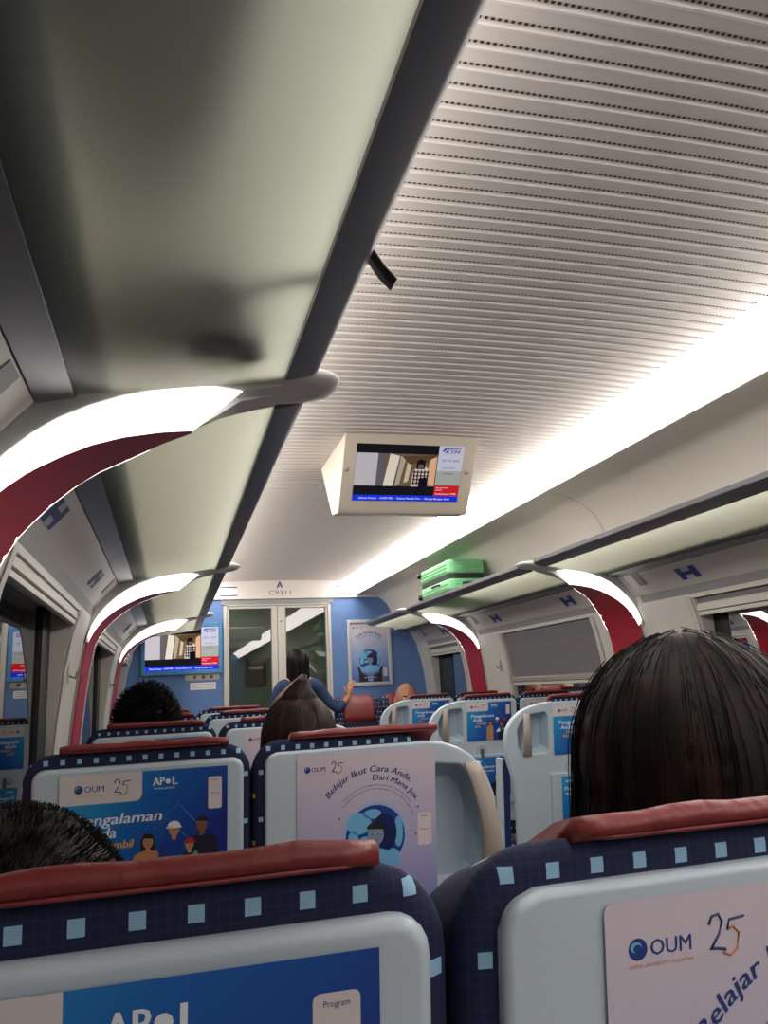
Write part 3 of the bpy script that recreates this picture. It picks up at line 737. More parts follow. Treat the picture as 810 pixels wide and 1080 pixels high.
def globe_girl(b, cx, cz, r, y):
    b.disc(cx, cz, r*1.10, r*1.10, mat('poster halo', '#9db6dc', .4), y, 36); b.disc(cx, cz, r, r, PDB, y-.0003, 36)
    for (dx, dz, a, c_) in ((-.55, .45, .42, .35), (-.1, .72, .3, .16), (-.75, -.05, .18, .3), (.78, .1, .16, .5), (-.35, -.1, .2, .13), (.45, -.6, .35, .2)):
        b.disc(cx+dx*r, cz+dz*r, a*r, c_*r, PLB, y-.0005, 12)
    b.disc(cx+.3*r, cz+.1*r, r*.42, r*.62, mat('poster night blue', '#14225c', .4), y-.0007, 20)
    bust(b, cx, cz+.05*r, r*.95, y-.0009, PHR, PLB, mat('poster moonlit skin', '#7f93a8', .5), long=False, z0=cz-r*.95)
def poster_b(W=.272, H=.36):
    b = B(); x0, x1 = -W/2, W/2; y = 0
    b.flat(rrect(x0, x1, -H, 0, .006, 3), PB_BG, y)
    oum_logo(b, x0+.014, -.032, .042, y-.0004); twentyfive(b, x0+.066, -.034, .024, y-.0006)
    cx, cz = x0+.150, -.150
    put_text(b, 'Belajar Ikut Cara Anda.', math.radians(97), 0, .0115, PB, y-.0005, arc=(cx, cz, .112), shear=.15, bold=.02, width=.178)
    put_text(b, 'Dari Mana Jua.', math.radians(63), 0, .0105, PB, y-.0005, arc=(cx, cz, .096), shear=.15, bold=.02, width=.100)
    put_text(b, 'Program Ijazah Sarjana Muda hingga Doktor Falsafah secara dalam talian sepenuhnya', math.radians(85), 0, .0028, PB, y-.0005, arc=(cx, cz, .086), width=.15)
    put_text(b, 'Pendidikan fleksibel untuk semua peringkat umur di seluruh negara anda', math.radians(80), 0, .0028, PB, y-.0005, arc=(cx, cz, .079), width=.17)
    globe_girl(b, cx, cz-.008, .058, y-.0006)
    for (dx, dz) in ((-.07, .03), (.08, -.01), (-.09, -.05), (.085, .04)): b.disc(cx+dx, cz+dz, .002, .002, PB, y-.0005, 8)
    qr_patch(b, x1-.038, x1-.010, -.182, -.122, y-.0005)
    b.mapv(lambda v: Vector((v.x, v.y*.5-.0006, v.z))); return b.mesh('poster_b')
def poster_c(W=.235, H=.225):
    b = B(); x0, x1 = -W/2, W/2; y = 0
    b.flat([(x0, -H), (x1, -H), (x1, 0), (x0, 0)], PA_BG, y)
    put_text(b, 'AP', x0+.018, -.028, .012, PW, y-.0006, width=.018, bold=.03); b.disc(x0+.042, -.022, .004, .004, PW, y-.0006, 10); put_text(b, 'L', x0+.050, -.028, .012, PW, y-.0006, width=.008, bold=.03)
    put_text(b, 'Pengalaman', x0+.012, -.062, .017, PW, y-.0006, width=.125, shear=.2, bold=.02)
    put_text(b, 'Anda Diterima', x0+.016, -.084, .014, PW, y-.0006, width=.115, shear=.2, bold=.02)
    put_text(b, 'Sebagai', x0+.04, -.104, .012, PO, y-.0006, width=.06, shear=.2); put_text(b, 'Kredit', x0+.04, -.122, .012, PO, y-.0006, width=.05, shear=.2)
    bust(b, x0+.150, -.120, .050, y-.0008, PHR, PDK, z0=-H)
    b.flat([(x0+.140, -H), (x0+.144, -.150), (x0+.150, -.145), (x0+.156, -.150), (x0+.160, -H)], PW, y-.004)
    b.tube([(x0+.195, y-.001, -.085), (x0+.21, y-.001, -.068)], .006, PSK, 6)
    b.mapv(lambda v: Vector((v.x, v.y*.35-.0006, v.z))); return b.mesh('poster_c')
ME_A, ME_B, ME_C = poster_a(), poster_b(), poster_c()
# framed poster on the bulkhead
fp = thing('framed_poster', 'silver-framed blue globe poster on the blue bulkhead, right of the door', 'poster', (1.765, Y1, 1.245))
FW, FH = .47, .675
b = B()
for (x0, x1, z0, z1) in ((0, .035, 0, FH), (FW-.035, FW, 0, FH), (.035, FW-.035, 0, .035), (.035, FW-.035, FH-.035, FH)): b.box(x0, x1, -.025, 0, z0, z1, mat('silver snap frame', '#c6c8c6', .35, .3))
obj('frame', b, fp, bevel=.006, seg=3)
FP_BG = ramp_mat('bulkhead poster print', '#3a64b4', '#cfc9cf', 'z', .03, .6, .3, '#8fa6d2')
b = B(); y = -.006
b.flat([(.03, .03), (FW-.03, .03), (FW-.03, FH-.03), (.03, FH-.03)], FP_BG, y)
oum_logo(b, .06, .585, .07, y-.0006); twentyfive(b, .15, .58, .03, y-.001); put_text(b, 'www.oum.edu.my', .20, .59, .010, M_GREYT, y-.0006, width=.10)
put_text(b, 'Anda Sampai Bulan.', math.radians(90), 0, .030, PB, y-.0008, arc=(FW/2, .33, .20), width=.29, bold=.02)
put_text(b, 'Walau apa jua cara anda belajar', math.radians(90), 0, .013, PB, y-.0008, arc=(FW/2, .33, .175), width=.27, bold=.01)
globe_girl(b, FW/2, .255, .115, y-.0008)
for s_ in (-1, 1):
    b.flat([(FW/2+s_*.125, .03), (FW/2+s_*.12, .13), (FW/2+s_*.135, .20), (FW/2+s_*.115, .19), (FW/2+s_*.09, .13), (FW/2+s_*.03, .10), (FW/2+s_*.02, .03)], PHR, y-.0045)
put_text(b, 'DAFTAR SEKARANG', FW/2, .075, .014, PW, y-.006, align='c', width=.13); put_text(b, 'DI SINI', FW/2, .05, .014, PW, y-.006, align='c', width=.06)
qr_patch(b, FW-.095, FW-.055, .09, .175, y-.002)
b.mapv(lambda v: Vector((v.x, -.006+(v.y+.006)*.5, v.z)))
obj('print', b, fp)

# ------------------------------------------------------------------ seats
TL = .13
def tilt(bb, z0=1.14):
    return bb.mapv(lambda v: Vector((v.x, v.y+(z0-v.z)*TL, v.z)))
def tpost(me, name, parent, x, z, y=-.0006):
    o = link(name, me, parent); o.rotation_euler = (math.atan(TL)*1.0, 0, 0); o.location = (x, y+(1.14-z)*TL, z); return o
def make_seat(label, poster, x0, x1, px0, px1, lobe=None, arm_side=1):
    """local: shell rear face at y=0 (top), x0..x1 main shell, px poster range; lobe=(outer x)"""
    r = thing('train_seat', label, 'seat')
    cx = (px0+px1)/2
    f0, f1 = (x0-.018, x1+.014)
    hx0, hx1 = cx-.145, cx+.145
    if lobe is not None:
        if lobe > x1: f0, f1 = x0-.022, x1-.040
        else: f0, f1 = x0+.040, x1+.016
    # upholstery
    b = B(); b.prism(rrect(f0, f1, .50, 1.156, (.02, .02, .050, .050), 6), .004, .112, M_FAB); b.mapv(lambda v: Vector((v.x, v.y, v.z-(.36*v.y if v.z > 1.0 else 0)))); tilt(b)
    obj('back_cushion', b, r, bevel=.018, seg=4)
    # front bolsters
    for a_, c_ in ((f0+.005, hx0-.005), (hx1+.005, f1-.005)):
        if c_-a_ > .02:
            b = B(); b.prism(rrect(a_, c_, .55, 1.075, .02, 3), .10, .150, M_FAB); tilt(b); obj('side_bolster', b, r, bevel=.012, seg=2)
    # red leather headrest, wraps over the top
    b = B()
    yz = [(.002, 1.1505), (-.003, 1.153), (-.002, 1.160), (.006, 1.1635), (.030, 1.157), (.070, 1.139), (.108, 1.115), (.130, 1.08), (.132, .98), (.122, .93), (.10, .93), (.09, 1.105), (.03, 1.142)]
    nseg = 14; vs = []; n = len(yz)
    for i in range(nseg+1):
        t = i/nseg; x = hx0+(hx1-hx0)*t; e = 1-abs(2*t-1)**6*.35
        wob = .0009*math.sin(t*17+cx*9)+.0006*math.sin(t*31)
        for k, (yy, zz) in enumerate(yz):
            c0 = .07; vs.append((x, c0+(yy-c0)*(.92+.08*e)+(wob*.6 if k < 3 else 0), zz-(.005*(1-e) if zz > 1.1 else 0)+(wob if k in (2, 3, 4) else 0)))
    fs = [(i*n+k, i*n+(k+1) % n, (i+1)*n+(k+1) % n, (i+1)*n+k) for i in range(nseg) for k in range(n)]
    fs += [tuple(range(n)), tuple(nseg*n+k for k in range(n))[::-1]]
    b.add(vs, fs, M_LEATHER, True); tilt(b)
    hr = obj('headrest', b, r, merge=True)
    b = B(); b.tube([(hx0+.004, .008, 1.150), (hx0+.02, -.001, 1.1505), (cx, -.002, 1.1505), (hx1-.02, -.001, 1.1505), (hx1-.004, .008, 1.150)], .0014, M_LEATHER, 6); tilt(b); obj('piping', b, hr)
    # shell
    if lobe is None:
        out = rrect(x0, x1, .42, 1.125, (.03, .03, .022, .022), 5)
        b = B(); b.prism(out, -.006, .03, M_SHELL); tilt(b); obj('back_shell', b, r, bevel=.009, seg=3)
    else:
        s = 1 if lobe > x1 else -1
        xe = x1 if s > 0 else x0; xi = x0 if s > 0 else x1; w_ = abs(lobe-xe)
        A = lambda u: xe+s*u        # u outward from the main edge
        base = [(xi, .42), (xi, 1.108), (xi+s*.006, 1.122), (xi+s*.022, 1.128)]
        lob = [(A(-.035), 1.130), (A(.0), 1.126), (A(w_*.30), 1.114), (A(w_*.55), 1.096), (A(w_*.80), 1.062), (A(w_*.95), 1.02), (A(w_), .98), (A(w_*.98), .90), (A(w_*.80), .80), (A(w_*.72), .70), (A(w_*.70), .42)]
        # hole for the grab recess
        zl = 0 if w_ > .15 else -.07
        ring = [(A(w_*.00-.02), 1.085), (A(w_*.30), 1.080), (A(w_*.55), 1.055), (A(w_*.68), 1.01), (A(w_*.66), .94+zl), (A(w_*.50), .905+zl), (A(.0-.02), .905+zl), (A(-.034), .925+zl), (A(-.034), 1.065)]
        out = base+lob
        bm = bmesh.new()
        vo = [bm.verts.new((p[0], -.006, p[1])) for p in out]; vi = [bm.verts.new((p[0], -.006, p[1])) for p in ring]
        eo = [bm.edges.new((vo[i], vo[(i+1) % len(vo)])) for i in range(len(vo))]; ei = [bm.edges.new((vi[i], vi[(i+1) % len(vi)])) for i in range(len(vi))]
        res = bmesh.ops.triangle_fill(bm, use_beauty=True, use_dissolve=False, edges=eo+ei)
        faces = [g for g in res['geom'] if isinstance(g, bmesh.types.BMFace)]
        # a triangle inside the ring must go
        def inside(pt, poly):
            c = False; j = len(poly)-1
            for i in range(len(poly)):
                if (poly[i][1] > pt[1]) != (poly[j][1] > pt[1]) and pt[0] < (poly[j][0]-poly[i][0])*(pt[1]-poly[i][1])/(poly[j][1]-poly[i][1])+poly[i][0]: c = not c
                j = i
            return c
        bad = [f for f in faces if inside((f.calc_center_median().x, f.calc_center_median().z), ring)]
        if bad: bmesh.ops.delete(bm, geom=bad, context='FACES')
        faces = [f for f in bm.faces]
        ex = bmesh.ops.extrude_face_region(bm, geom=faces)
        for v in ex['geom']:
            if isinstance(v, bmesh.types.BMVert): v.co.y = .034
        bmesh.ops.recalc_face_normals(bm, faces=bm.faces)
        for v in bm.verts: v.co.y += (1.14-v.co.z)*TL
        me = bpy.data.meshes.new('back_shell'); bm.to_mesh(me); bm.free(); me.materials.append(M_SHELL)
        sh = link('back_shell', me, r, bevel=.007, seg=3)
        # dished pocket behind the hole
        b = B(); cxr = sum(p[0] for p in ring)/len(ring); czr = sum(p[1] for p in ring)/len(ring)
        big = [(cxr+(p[0]-cxr)*1.02, czr+(p[1]-czr)*1.02) for p in ring]; sm_ = [(cxr+(p[0]-cxr)*.72, czr+(p[1]-czr)*.78) for p in ring]
        n = len(ring)
        b.add([(p[0], .002, p[1]) for p in big]+[(p[0], .050, p[1]) for p in sm_], [(i, (i+1) % n, n+(i+1) % n, n+i) for i in range(n)]+[tuple(range(n, 2*n))], M_SHELL2, False); tilt(b)
        obj('grab_recess', b, r)
        # grab bar bowing out over the recess
        b = B(); nst = 12; L1 = []; L2 = []
        vs = []
        top = (A(w_*.42), 1.084); bot = (A(w_*.42 if w_ > .15 else w_*.70), .896+zl)
        for i in range(nst+1):
            t = i/nst; z = top[1]+(bot[1]-top[1])*t; bow = math.sin(PI*t)
            xx = top[0]+(bot[0]-top[0])*t+(s*.010*bow if w_ > .15 else .012+.012*bow); yy = -.006-.028*bow; hw = .017+.005*t
            for dx, dy in ((-hw, 0), (-hw*.8, -.006), (hw*.8, -.006), (hw, 0), (hw*.8, .006), (-hw*.8, .006)): vs.append((xx+dx, yy+dy, z))
        fs = [(i*6+k, i*6+(k+1) % 6, (i+1)*6+(k+1) % 6, (i+1)*6+k) for i in range(nst) for k in range(6)]+[tuple(range(6)), tuple(nst*6+k for k in range(6))[::-1]]
        b.add(vs, fs, M_HAND, True); tilt(b); obj('grab_handle', b, r)
    # poster
    if poster == 'a': tpost(ME_A, 'poster', r, cx, 1.112, -.0075)
    elif poster == 'b': tpost(ME_B, 'poster', r, cx, 1.118, -.0075)
    # folding tray with latch and its own print
    if poster == 'a':
        b = B(); b.prism(rrect(px0-.02, px1+.0, .53, .812, .008, 3), -.022, -.006, M_SHELL); tilt(b)
        tr = obj('folding_tray', b, r, bevel=.003)
        o = link('poster', ME_C, tr); o.rotation_euler = (math.atan(TL), 0, 0); o.location = (cx, -.0235+(1.14-.797)*TL, .797)
        b = B(); lx = px0+.09
        ring_ = [(lx+.030*math.cos(a*PI/10), -.007, .835+.030*math.sin(a*PI/10)) for a in range(0, 21)]
        b.tube(ring_, .003, M_SHELL2, 6); b.prism(rrect(lx-.008, lx+.008, .795, .848, .006, 3), -.030, -.006, mat('latch grey', '#6d7278', .4, .3)); tilt(b); obj('tray_latch', b, r)
    # seat pan, base and armrests
    b = B(); b.prism(rrect(.10, .56, .34, .46, .03, 4), f0, f1, M_FAB, axis='x'); obj('seat_cushion', b, r, bevel=.015, seg=3)
    b = B(); b.prism([(.16, .0), (.46, .0), (.42, .05), (.40, .34), (.22, .34), (.20, .05)], cx-.05, cx+.05, M_GREYP, axis='x'); obj('seat_base', b, r, bevel=.01)
    ax = f1+.01 if arm_side > 0 else f0-.045
    if lobe is not None:
        ax = (lobe-.05) if s > 0 else lobe+.012
        b = B(); b.prism(rrect(.10, .15, .42, .885, .012, 3), ax, ax+.036, M_NAVYP, axis='x'); tilt(b, .9)
        ar = obj('armrest', b, r, bevel=.006)
        b = B(); b.prism(rrect(.09, .155, .40, .89, .014, 3), ax-.012 if s < 0 else ax+.036, ax if s < 0 else ax+.048, M_SHELL, axis='x'); tilt(b, .9); obj('armrest_cover', b, ar, bevel=.004)
    return r
ROWL = [.42, 1.51, 2.60, 3.69, 4.78]
ROWR = [2.25, 3.35, 4.45, 5.55]
sw_ = make_seat('navy window seat in front of the camera, red headrest edge across the lower left', 'a', -.228, .133, -.182, .103, None)
sw_.location = (0, ROWL[0], 0)
lw = ['', 'navy window seat behind the grey-haired head, second back on the left wall', 'navy window seat with the curly-haired passenger, third back on the left wall',
      'navy window seat fourth back on the left wall', 'navy window seat farthest back on the left wall']
for i in range(1, 5): dup(sw_, (0, ROWL[i], 0), lw[i])
sa_ = make_seat('navy aisle seat carrying the long-haired woman, nearest on the lower right', 'b', .172, .52, .230, .502, .632)
sa_.location = (0, ROWL[0], 0)
la = ['', 'navy aisle seat with lavender globe poster in the middle of the picture', 'navy aisle seat third from the camera, beyond the brown-haired passenger',
      'navy aisle seat fourth from the camera, left of the door', 'navy aisle seat farthest of the left pairs, by the door']
for i in range(1, 5): dup(sa_, (0, ROWL[i], 0), la[i])
ra_ = make_seat('pale aisle seat back hidden behind the long-haired woman', 'a', 1.64, 2.02, 1.695, 1.985, 1.462)
ra_.location = (0, ROWR[0], 0)
lr = ['', 'pale seat back with blue poster touching the left side of the long hair', 'pale seat back with blue posters on back and lower tray, middle of the right seats',
      'pale seat back with blue poster farthest along the right seats']
for i in range(1, 4): dup(ra_, (0, ROWR[i], 0), lr[i])
rw_ = make_seat('window seat by the right wall beside the hidden aisle seat', 'a', 2.045, 2.40, 2.085, 2.37, None)
rw_.location = (0, ROWR[0], 0)
lrw = ['', 'right window seat beside the pale back at the long hair', 'right window seat under the drawn grey blind', 'right window seat before the curtained window']
for i in range(1, 4): dup(rw_, (0, ROWR[i], 0), lrw[i])
# seats facing the camera at the bulkhead
fa_ = make_seat('aisle seat turned towards the camera with full red leather headrest showing', None, -.20, .20, -.145, .145, None)
fa_.location = (1.66, 7.20, 0); fa_.rotation_euler = (0, 0, PI)
dup(fa_, (2.09, 7.20, 0), 'window seat turned towards the camera behind the bald passenger')

# ------------------------------------------------------------------ luggage
M_MINT = mat('mint green shell', '#93e6a6', .35, noise=(5, .05)); M_DZIP = mat('dark zip band', '#2b3a36', .6)
sc_ = thing('suitcase', 'mint green hard-shell suitcase lying on the right luggage rack', 'suitcase', (1.905, 5.16, 1.866))
def shell_half(z0, z1, grow):
    b = B(); b.prism(rrect(0, .285, 0, .68, .05, 5), z0, z1, M_MINT, axis='z'); return b
b = B()
b.prism(rrect(0, .285, 0, .68, .05, 5), .01, .098, M_MINT, axis='z'); obj('lower_shell', b, sc_, bevel=.02, seg=3)
b = B(); b.prism(rrect(0, .285, 0, .68, .05, 5), .128, .235, M_MINT, axis='z'); obj('upper_shell', b, sc_, bevel=.02, seg=3)
b = B(); b.prism(rrect(.004, .281, .004, .676, .048, 5), .096, .130, M_DZIP, axis='z'); obj('zip_band', b, sc_)
b = B()
for z in (.155, .178, .201): b.tube([(.05, -.001, z), (.24, -.001, z)], .004, M_MINT, 6); b.tube([(-.001, .05, z), (-.001, .63, z)], .004, M_MINT, 6)
for z in (.035, .06): b.tube([(.05, -.001, z), (.24, -.001, z)], .004, M_MINT, 6); b.tube([(-.001, .05, z), (-.001, .63, z)], .004, M_MINT, 6)
obj('shell_rib', b, sc_)
for (x, y, z) in ((-.0, .63, .20), (-.0, .63, .03)):
    b = B(); b.tube([(x, y, z), (x-.012, y+.03, z)], .012, M_BLACK, 8); b.tube([(x-.02, y+.03, z), (x+.004, y+.03, z)], .022, M_BLACK, 14); obj('wheel', b, sc_)
b = B(); b.tube([(-.002, .20, .07), (-.018, .22, .07), (-.018, .34, .07), (-.002, .36, .07)], .008, M_DZIP, 6); obj('side_handle', b, sc_)
b = B(); b.tube([(.10, -.002, .06), (.12, -.018, .06), (.21, -.018, .06), (.23, -.002, .06)], .008, M_DZIP, 6); obj('top_handle', b, sc_)

M_BAG = mat('black bag nylon', '#16161b', .8, bump=(40, .4)); M_BAG2 = mat('dark grey bag nylon', '#2a2a30', .8, bump=(40, .4))
def lump(seed, amp):
    rnd = random.Random(seed); ph = [rnd.uniform(0, 6.28) for _ in range(6)]
    def f(p, d): return p+d*amp*(math.sin(5*d.x+ph[0])+math.sin(6*d.y+ph[1])+math.sin(7*d.z+ph[2]))*.4
    return f
def gz(x): return 1.842-(.207-x)*.131+.0
bg = thing('duffel_bag', 'black duffel bag seen as a shadow through the nearest left rack', 'bag', (-.02, .55, 1.835))
b = B(); b.ell((.045, -.08, .145), (.135, .44, .14), M_BAG, 24, 16, lump(3, .02)); obj('bag_body', b, bg)
b = B(); b.tube([(.10, -.15, .20), (.10, -.08, .27), (.10, .08, .27), (.10, .15, .20)], .010, M_BAG2, 8); obj('carry_handle', b, bg)
bp_ = thing('backpack', 'dark backpack shadowed through the nearest left rack close to the arch', 'bag', (.0, 1.18, 1.835))
b = B(); b.ell((.05, .0, .115), (.14, .22, .115), M_BAG2, 24, 16, lump(8, .03)); b.ell((.10, .10, .05), (.08, .08, .05), M_BAG2, 14, 10, lump(2, .02)); obj('bag_body', b, bp_)
b = B(); 
path = [(.08, -.10, .10), (.14, -.135, .03), (.19, -.15, .022), (.262, -.158, .045), (.283, -.160, .042), (.305, -.148, .020), (.325, -.142, .004)]
A = [Vector(p)+Vector((0, -.017, 0)) for p in path]; Cq = [Vector(p)+Vector((0, .017, 0)) for p in path]
b.strip(A, Cq, M_BLACK); obj('strap', b, bp_, solid=.003)

# ------------------------------------------------------------------ people
def skin_geo(chains, sub=2):
    """chains: list of lists of (x,y,z,r) ; shared joints given as same coordinates. Returns verts, faces."""
    vs = []; rs = []; es = []; idx = {}
    for ch in chains:
        pv = None
        for (x, y, z, r) in ch:
            k = (round(x, 4), round(y, 4), round(z, 4))
            if k not in idx: idx[k] = len(vs); vs.append((x, y, z)); rs.append(r)
            if pv is not None and pv != idx[k]: es.append((pv, idx[k]))
            pv = idx[k]
    me = bpy.data.meshes.new('sk'); me.from_pydata(vs, es, []); o = bpy.data.objects.new('sk', me); COL.objects.link(o)
    md = o.modifiers.new('s', 'SKIN'); md.use_smooth_shade = True
    # a root for every connected piece
    par = list(range(len(vs)))
    def fd(a):
        while par[a] != a: a = par[a]
        return a
    for a, c in es: par[fd(a)] = fd(c)
    seen = set()
    for i, r in enumerate(rs):
        sv = me.skin_vertices[0].data[i]; sv.radius = (r, r); sv.use_root = fd(i) not in seen; seen.add(fd(i))
    md = o.modifiers.new('u', 'SUBSURF'); md.levels = sub; md.render_levels = sub
    dg = bpy.context.evaluated_depsgraph_get(); dg.update()
    m2 = bpy.data.meshes.new_from_object(o.evaluated_get(dg))
    V = [v.co.copy() for v in m2.vertices]; F = [tuple(p.vertices) for p in m2.polygons]
    bpy.data.objects.remove(o); bpy.data.meshes.remove(me); bpy.data.meshes.remove(m2)
    return V, F
def hand_chains(w, d, side, curl=.5, s=1.0):
    """wrist point w, direction d (unit), five fingers"""
    w = Vector(w); d = Vector(d).normalized(); lat = d.cross(Vector((0, 0, 1))); lat = lat.normalized() if lat.length > .1 else Vector((1, 0, 0)); lat *= side; dn = Vector((0, 0, -1))
    ch = []; pc = w+d*.05*s; pe = w+d*.085*s
    ch.append([(*w, .024*s), (*pc, .034*s), (*pe, .028*s)])
    for i, (o_, ln) in enumerate(((-.030, .066), (-.010, .078), (.010, .074), (.029, .058))):
        r0 = pc+d*.02*s+lat*o_*s; p = [r0]
        a = 0
        for k, seg in enumerate((.45, .32, .23)):
            a += curl*.8; p.append(p[-1]+(d*math.cos(a)+dn*math.sin(a))*(ln*seg*1.25*s))
        ch.append([(*q, .0085*s-.0008*j) for j, q in enumerate(p)])
    t0 = w+d*.025*s-lat*.02*s; t1 = t0+(d*.6-lat*.75).normalized()*.035*s; t2 = t1+(d*.9-lat*.25+dn*.3*curl).normalized()*.03*s
    ch.append([(*t0, .012*s), (*t1, .0105*s), (*t2, .009*s)])
    return ch
def head_geo(b, c, m_skin, sc=1.0, yaw=0, face=True):
    """head facing +y (before yaw), centre c"""
    h = B()
    def f(p, d):
        q = p.copy()
        if d.z < -.1: q.x *= 1-.28*(-d.z-.1); q.y = q.y*(1-.12*(-d.z-.1))+.012*(-d.z)
        if d.y > .85 and -.35 < d.z < .1: q.y += .010
        return q
    h.ell((0, 0, 0), (.074, .093, .112), m_skin, 28, 20, f)
    h.ell((0, .10, -.018), (.012, .018, .026), m_skin, 10, 8)                      # nose
    for s in (-1, 1):
        h.ell((s*.077, -.002, -.008), (.010, .020, .032), m_skin, 10, 8)           # ears
        h.ell((s*.030, .078, .008), (.014, .010, .009), mat('eye white', '#d8d4d0', .3), 10, 8)
        h.ell((s*.030, .086, .008), (.006, .004, .006), mat('iris dark', '#20140f', .3), 8, 6)
        h.ell((s*.031, .082, .026), (.018, .006, .004), mat('hair black', '#120e0e', .55), 8, 6)
    h.ell((0, .088, -.052), (.024, .008, .007), mat('lips', '#8f4a44', .5), 10, 6)
    Mz = Matrix.Rotation(yaw, 3, 'Z'); c = Vector(c)
    h.mapv(lambda v: c+sc*(Mz @ v))
    for k, fc in enumerate(h.f): pass
    off = len(b.v); b.v += h.v
    for fc, mi, s in zip(h.f, h.m, h.sm): b.f.append([off+i for i in fc]); b.m.append(b.mi(h.mats[mi])); b.sm.append(True)
def person_seated(label, x, y, ztop, cloth, skin, trousers, yaw=0, hs=1.0, face_dir=1, headfwd=0.0):
    """y = world Y of the head centre; faces +y"""
    r = thing('person', label, 'person', (x, y, 0), 0 if face_dir > 0 else PI)
    hc = ztop-.112*hs-.008
    nz = hc-.13*hs; sh = nz-.045; m_s = mat('skin '+skin, skin, .5)
    hip = .54
    body = [[(0, .14, hip, .12), (0, .10, hip+.16, .115), (0, .04, hip+.32, .12), (0, -.0, sh-.02, .085), (0, 0, nz, .05), (0, .0, hc-.04, .05)]]
    for s in (-1, 1):
        body.append([(0, 0, sh-.02, .085), (s*.15, .0, sh-.03, .052), (s*.20, .03, sh-.17, .043), (s*.19, .10, sh-.29, .036), (s*.15, .24, sh-.31, .030), (s*.11, .33, sh-.32, .022)])
        body.append([(0, .14, hip, .12), (s*.09, .20, hip-.01, .085), (s*.10, .52, hip+.0, .06), (s*.10, .56, .30, .048), (s*.10, .55, .09, .036), (s*.10, .64, .05, .034)])
        body += hand_chains((s*.11, .33, sh-.32), (-s*.3, .95, -.1), s, .5)
    V, F = skin_geo(body)
    b = B(); b.add(V, F, m_s, True); head_geo(b, (0, 0, hc), m_s, hs, yaw); obj('body', b, r)
    m_c = mat('cloth '+cloth, cloth, .85, bump=(60, .4)); m_t = mat('cloth '+trousers, trousers, .85)
    g = .012
    top = [[(0, .14, hip, .135), (0, .10, hip+.16, .13), (0, .04, hip+.32, .135), (0, -.0, sh-.02, .098), (0, 0, nz-.01, .058)]]
    for s in (-1, 1): top.append([(0, 0, sh-.02, .098), (s*.15, .0, sh-.03, .064), (s*.20, .03, sh-.17, .054), (s*.19, .10, sh-.29, .047), (s*.155, .22, sh-.308, .040)])
    V, F = skin_geo(top); b = B(); b.add(V, F, m_c, True); obj('shirt', b, r)
    tr = []
    for s in (-1, 1): tr.append([(0, .15, hip-.01, .125), (s*.09, .20, hip-.01, .097), (s*.10, .52, hip, .072), (s*.10, .56, .30, .060), (s*.10, .55, .10, .050)])
    V, F = skin_geo(tr); b = B(); b.add(V, F, m_t, True); obj('trousers', b, r)
    for s in (-1, 1):
        b = B(); b.ell((s*.10, .62, .05), (.045, .13, .048), M_BLACK, 14, 10, lambda p, d: Vector((p.x, p.y, max(p.z, .004)))); obj('shoe', b, r)
    return r, hc
def hair_mat(name, c, c2, sc=60):
    if name in _M: return _M[name]
    m = mat(name, c, .55, spec=.18); nt = m.node_tree; N = nt.nodes; L = nt.links
    tc = N.new('ShaderNodeTexCoord'); mp_ = N.new('ShaderNodeMapping'); mp_.inputs['Scale'].default_value = (1, 1, .12)
    n = N.new('ShaderNodeTexNoise'); n.inputs['Scale'].default_value = sc; cr = N.new('ShaderNodeValToRGB')
    cr.color_ramp.elements[0].position = .45; cr.color_ramp.elements[1].position = .75
    cr.color_ramp.elements[0].color = (*lin(c), 1); cr.color_ramp.elements[1].color = (*lin(c2), 1)
    L.new(tc.outputs['Object'], mp_.inputs[0]); L.new(mp_.outputs[0], n.inputs['Vector']); L.new(n.outputs[0], cr.inputs[0]); L.new(cr.outputs[0], N['Principled BSDF'].inputs['Base Color'])
    return m
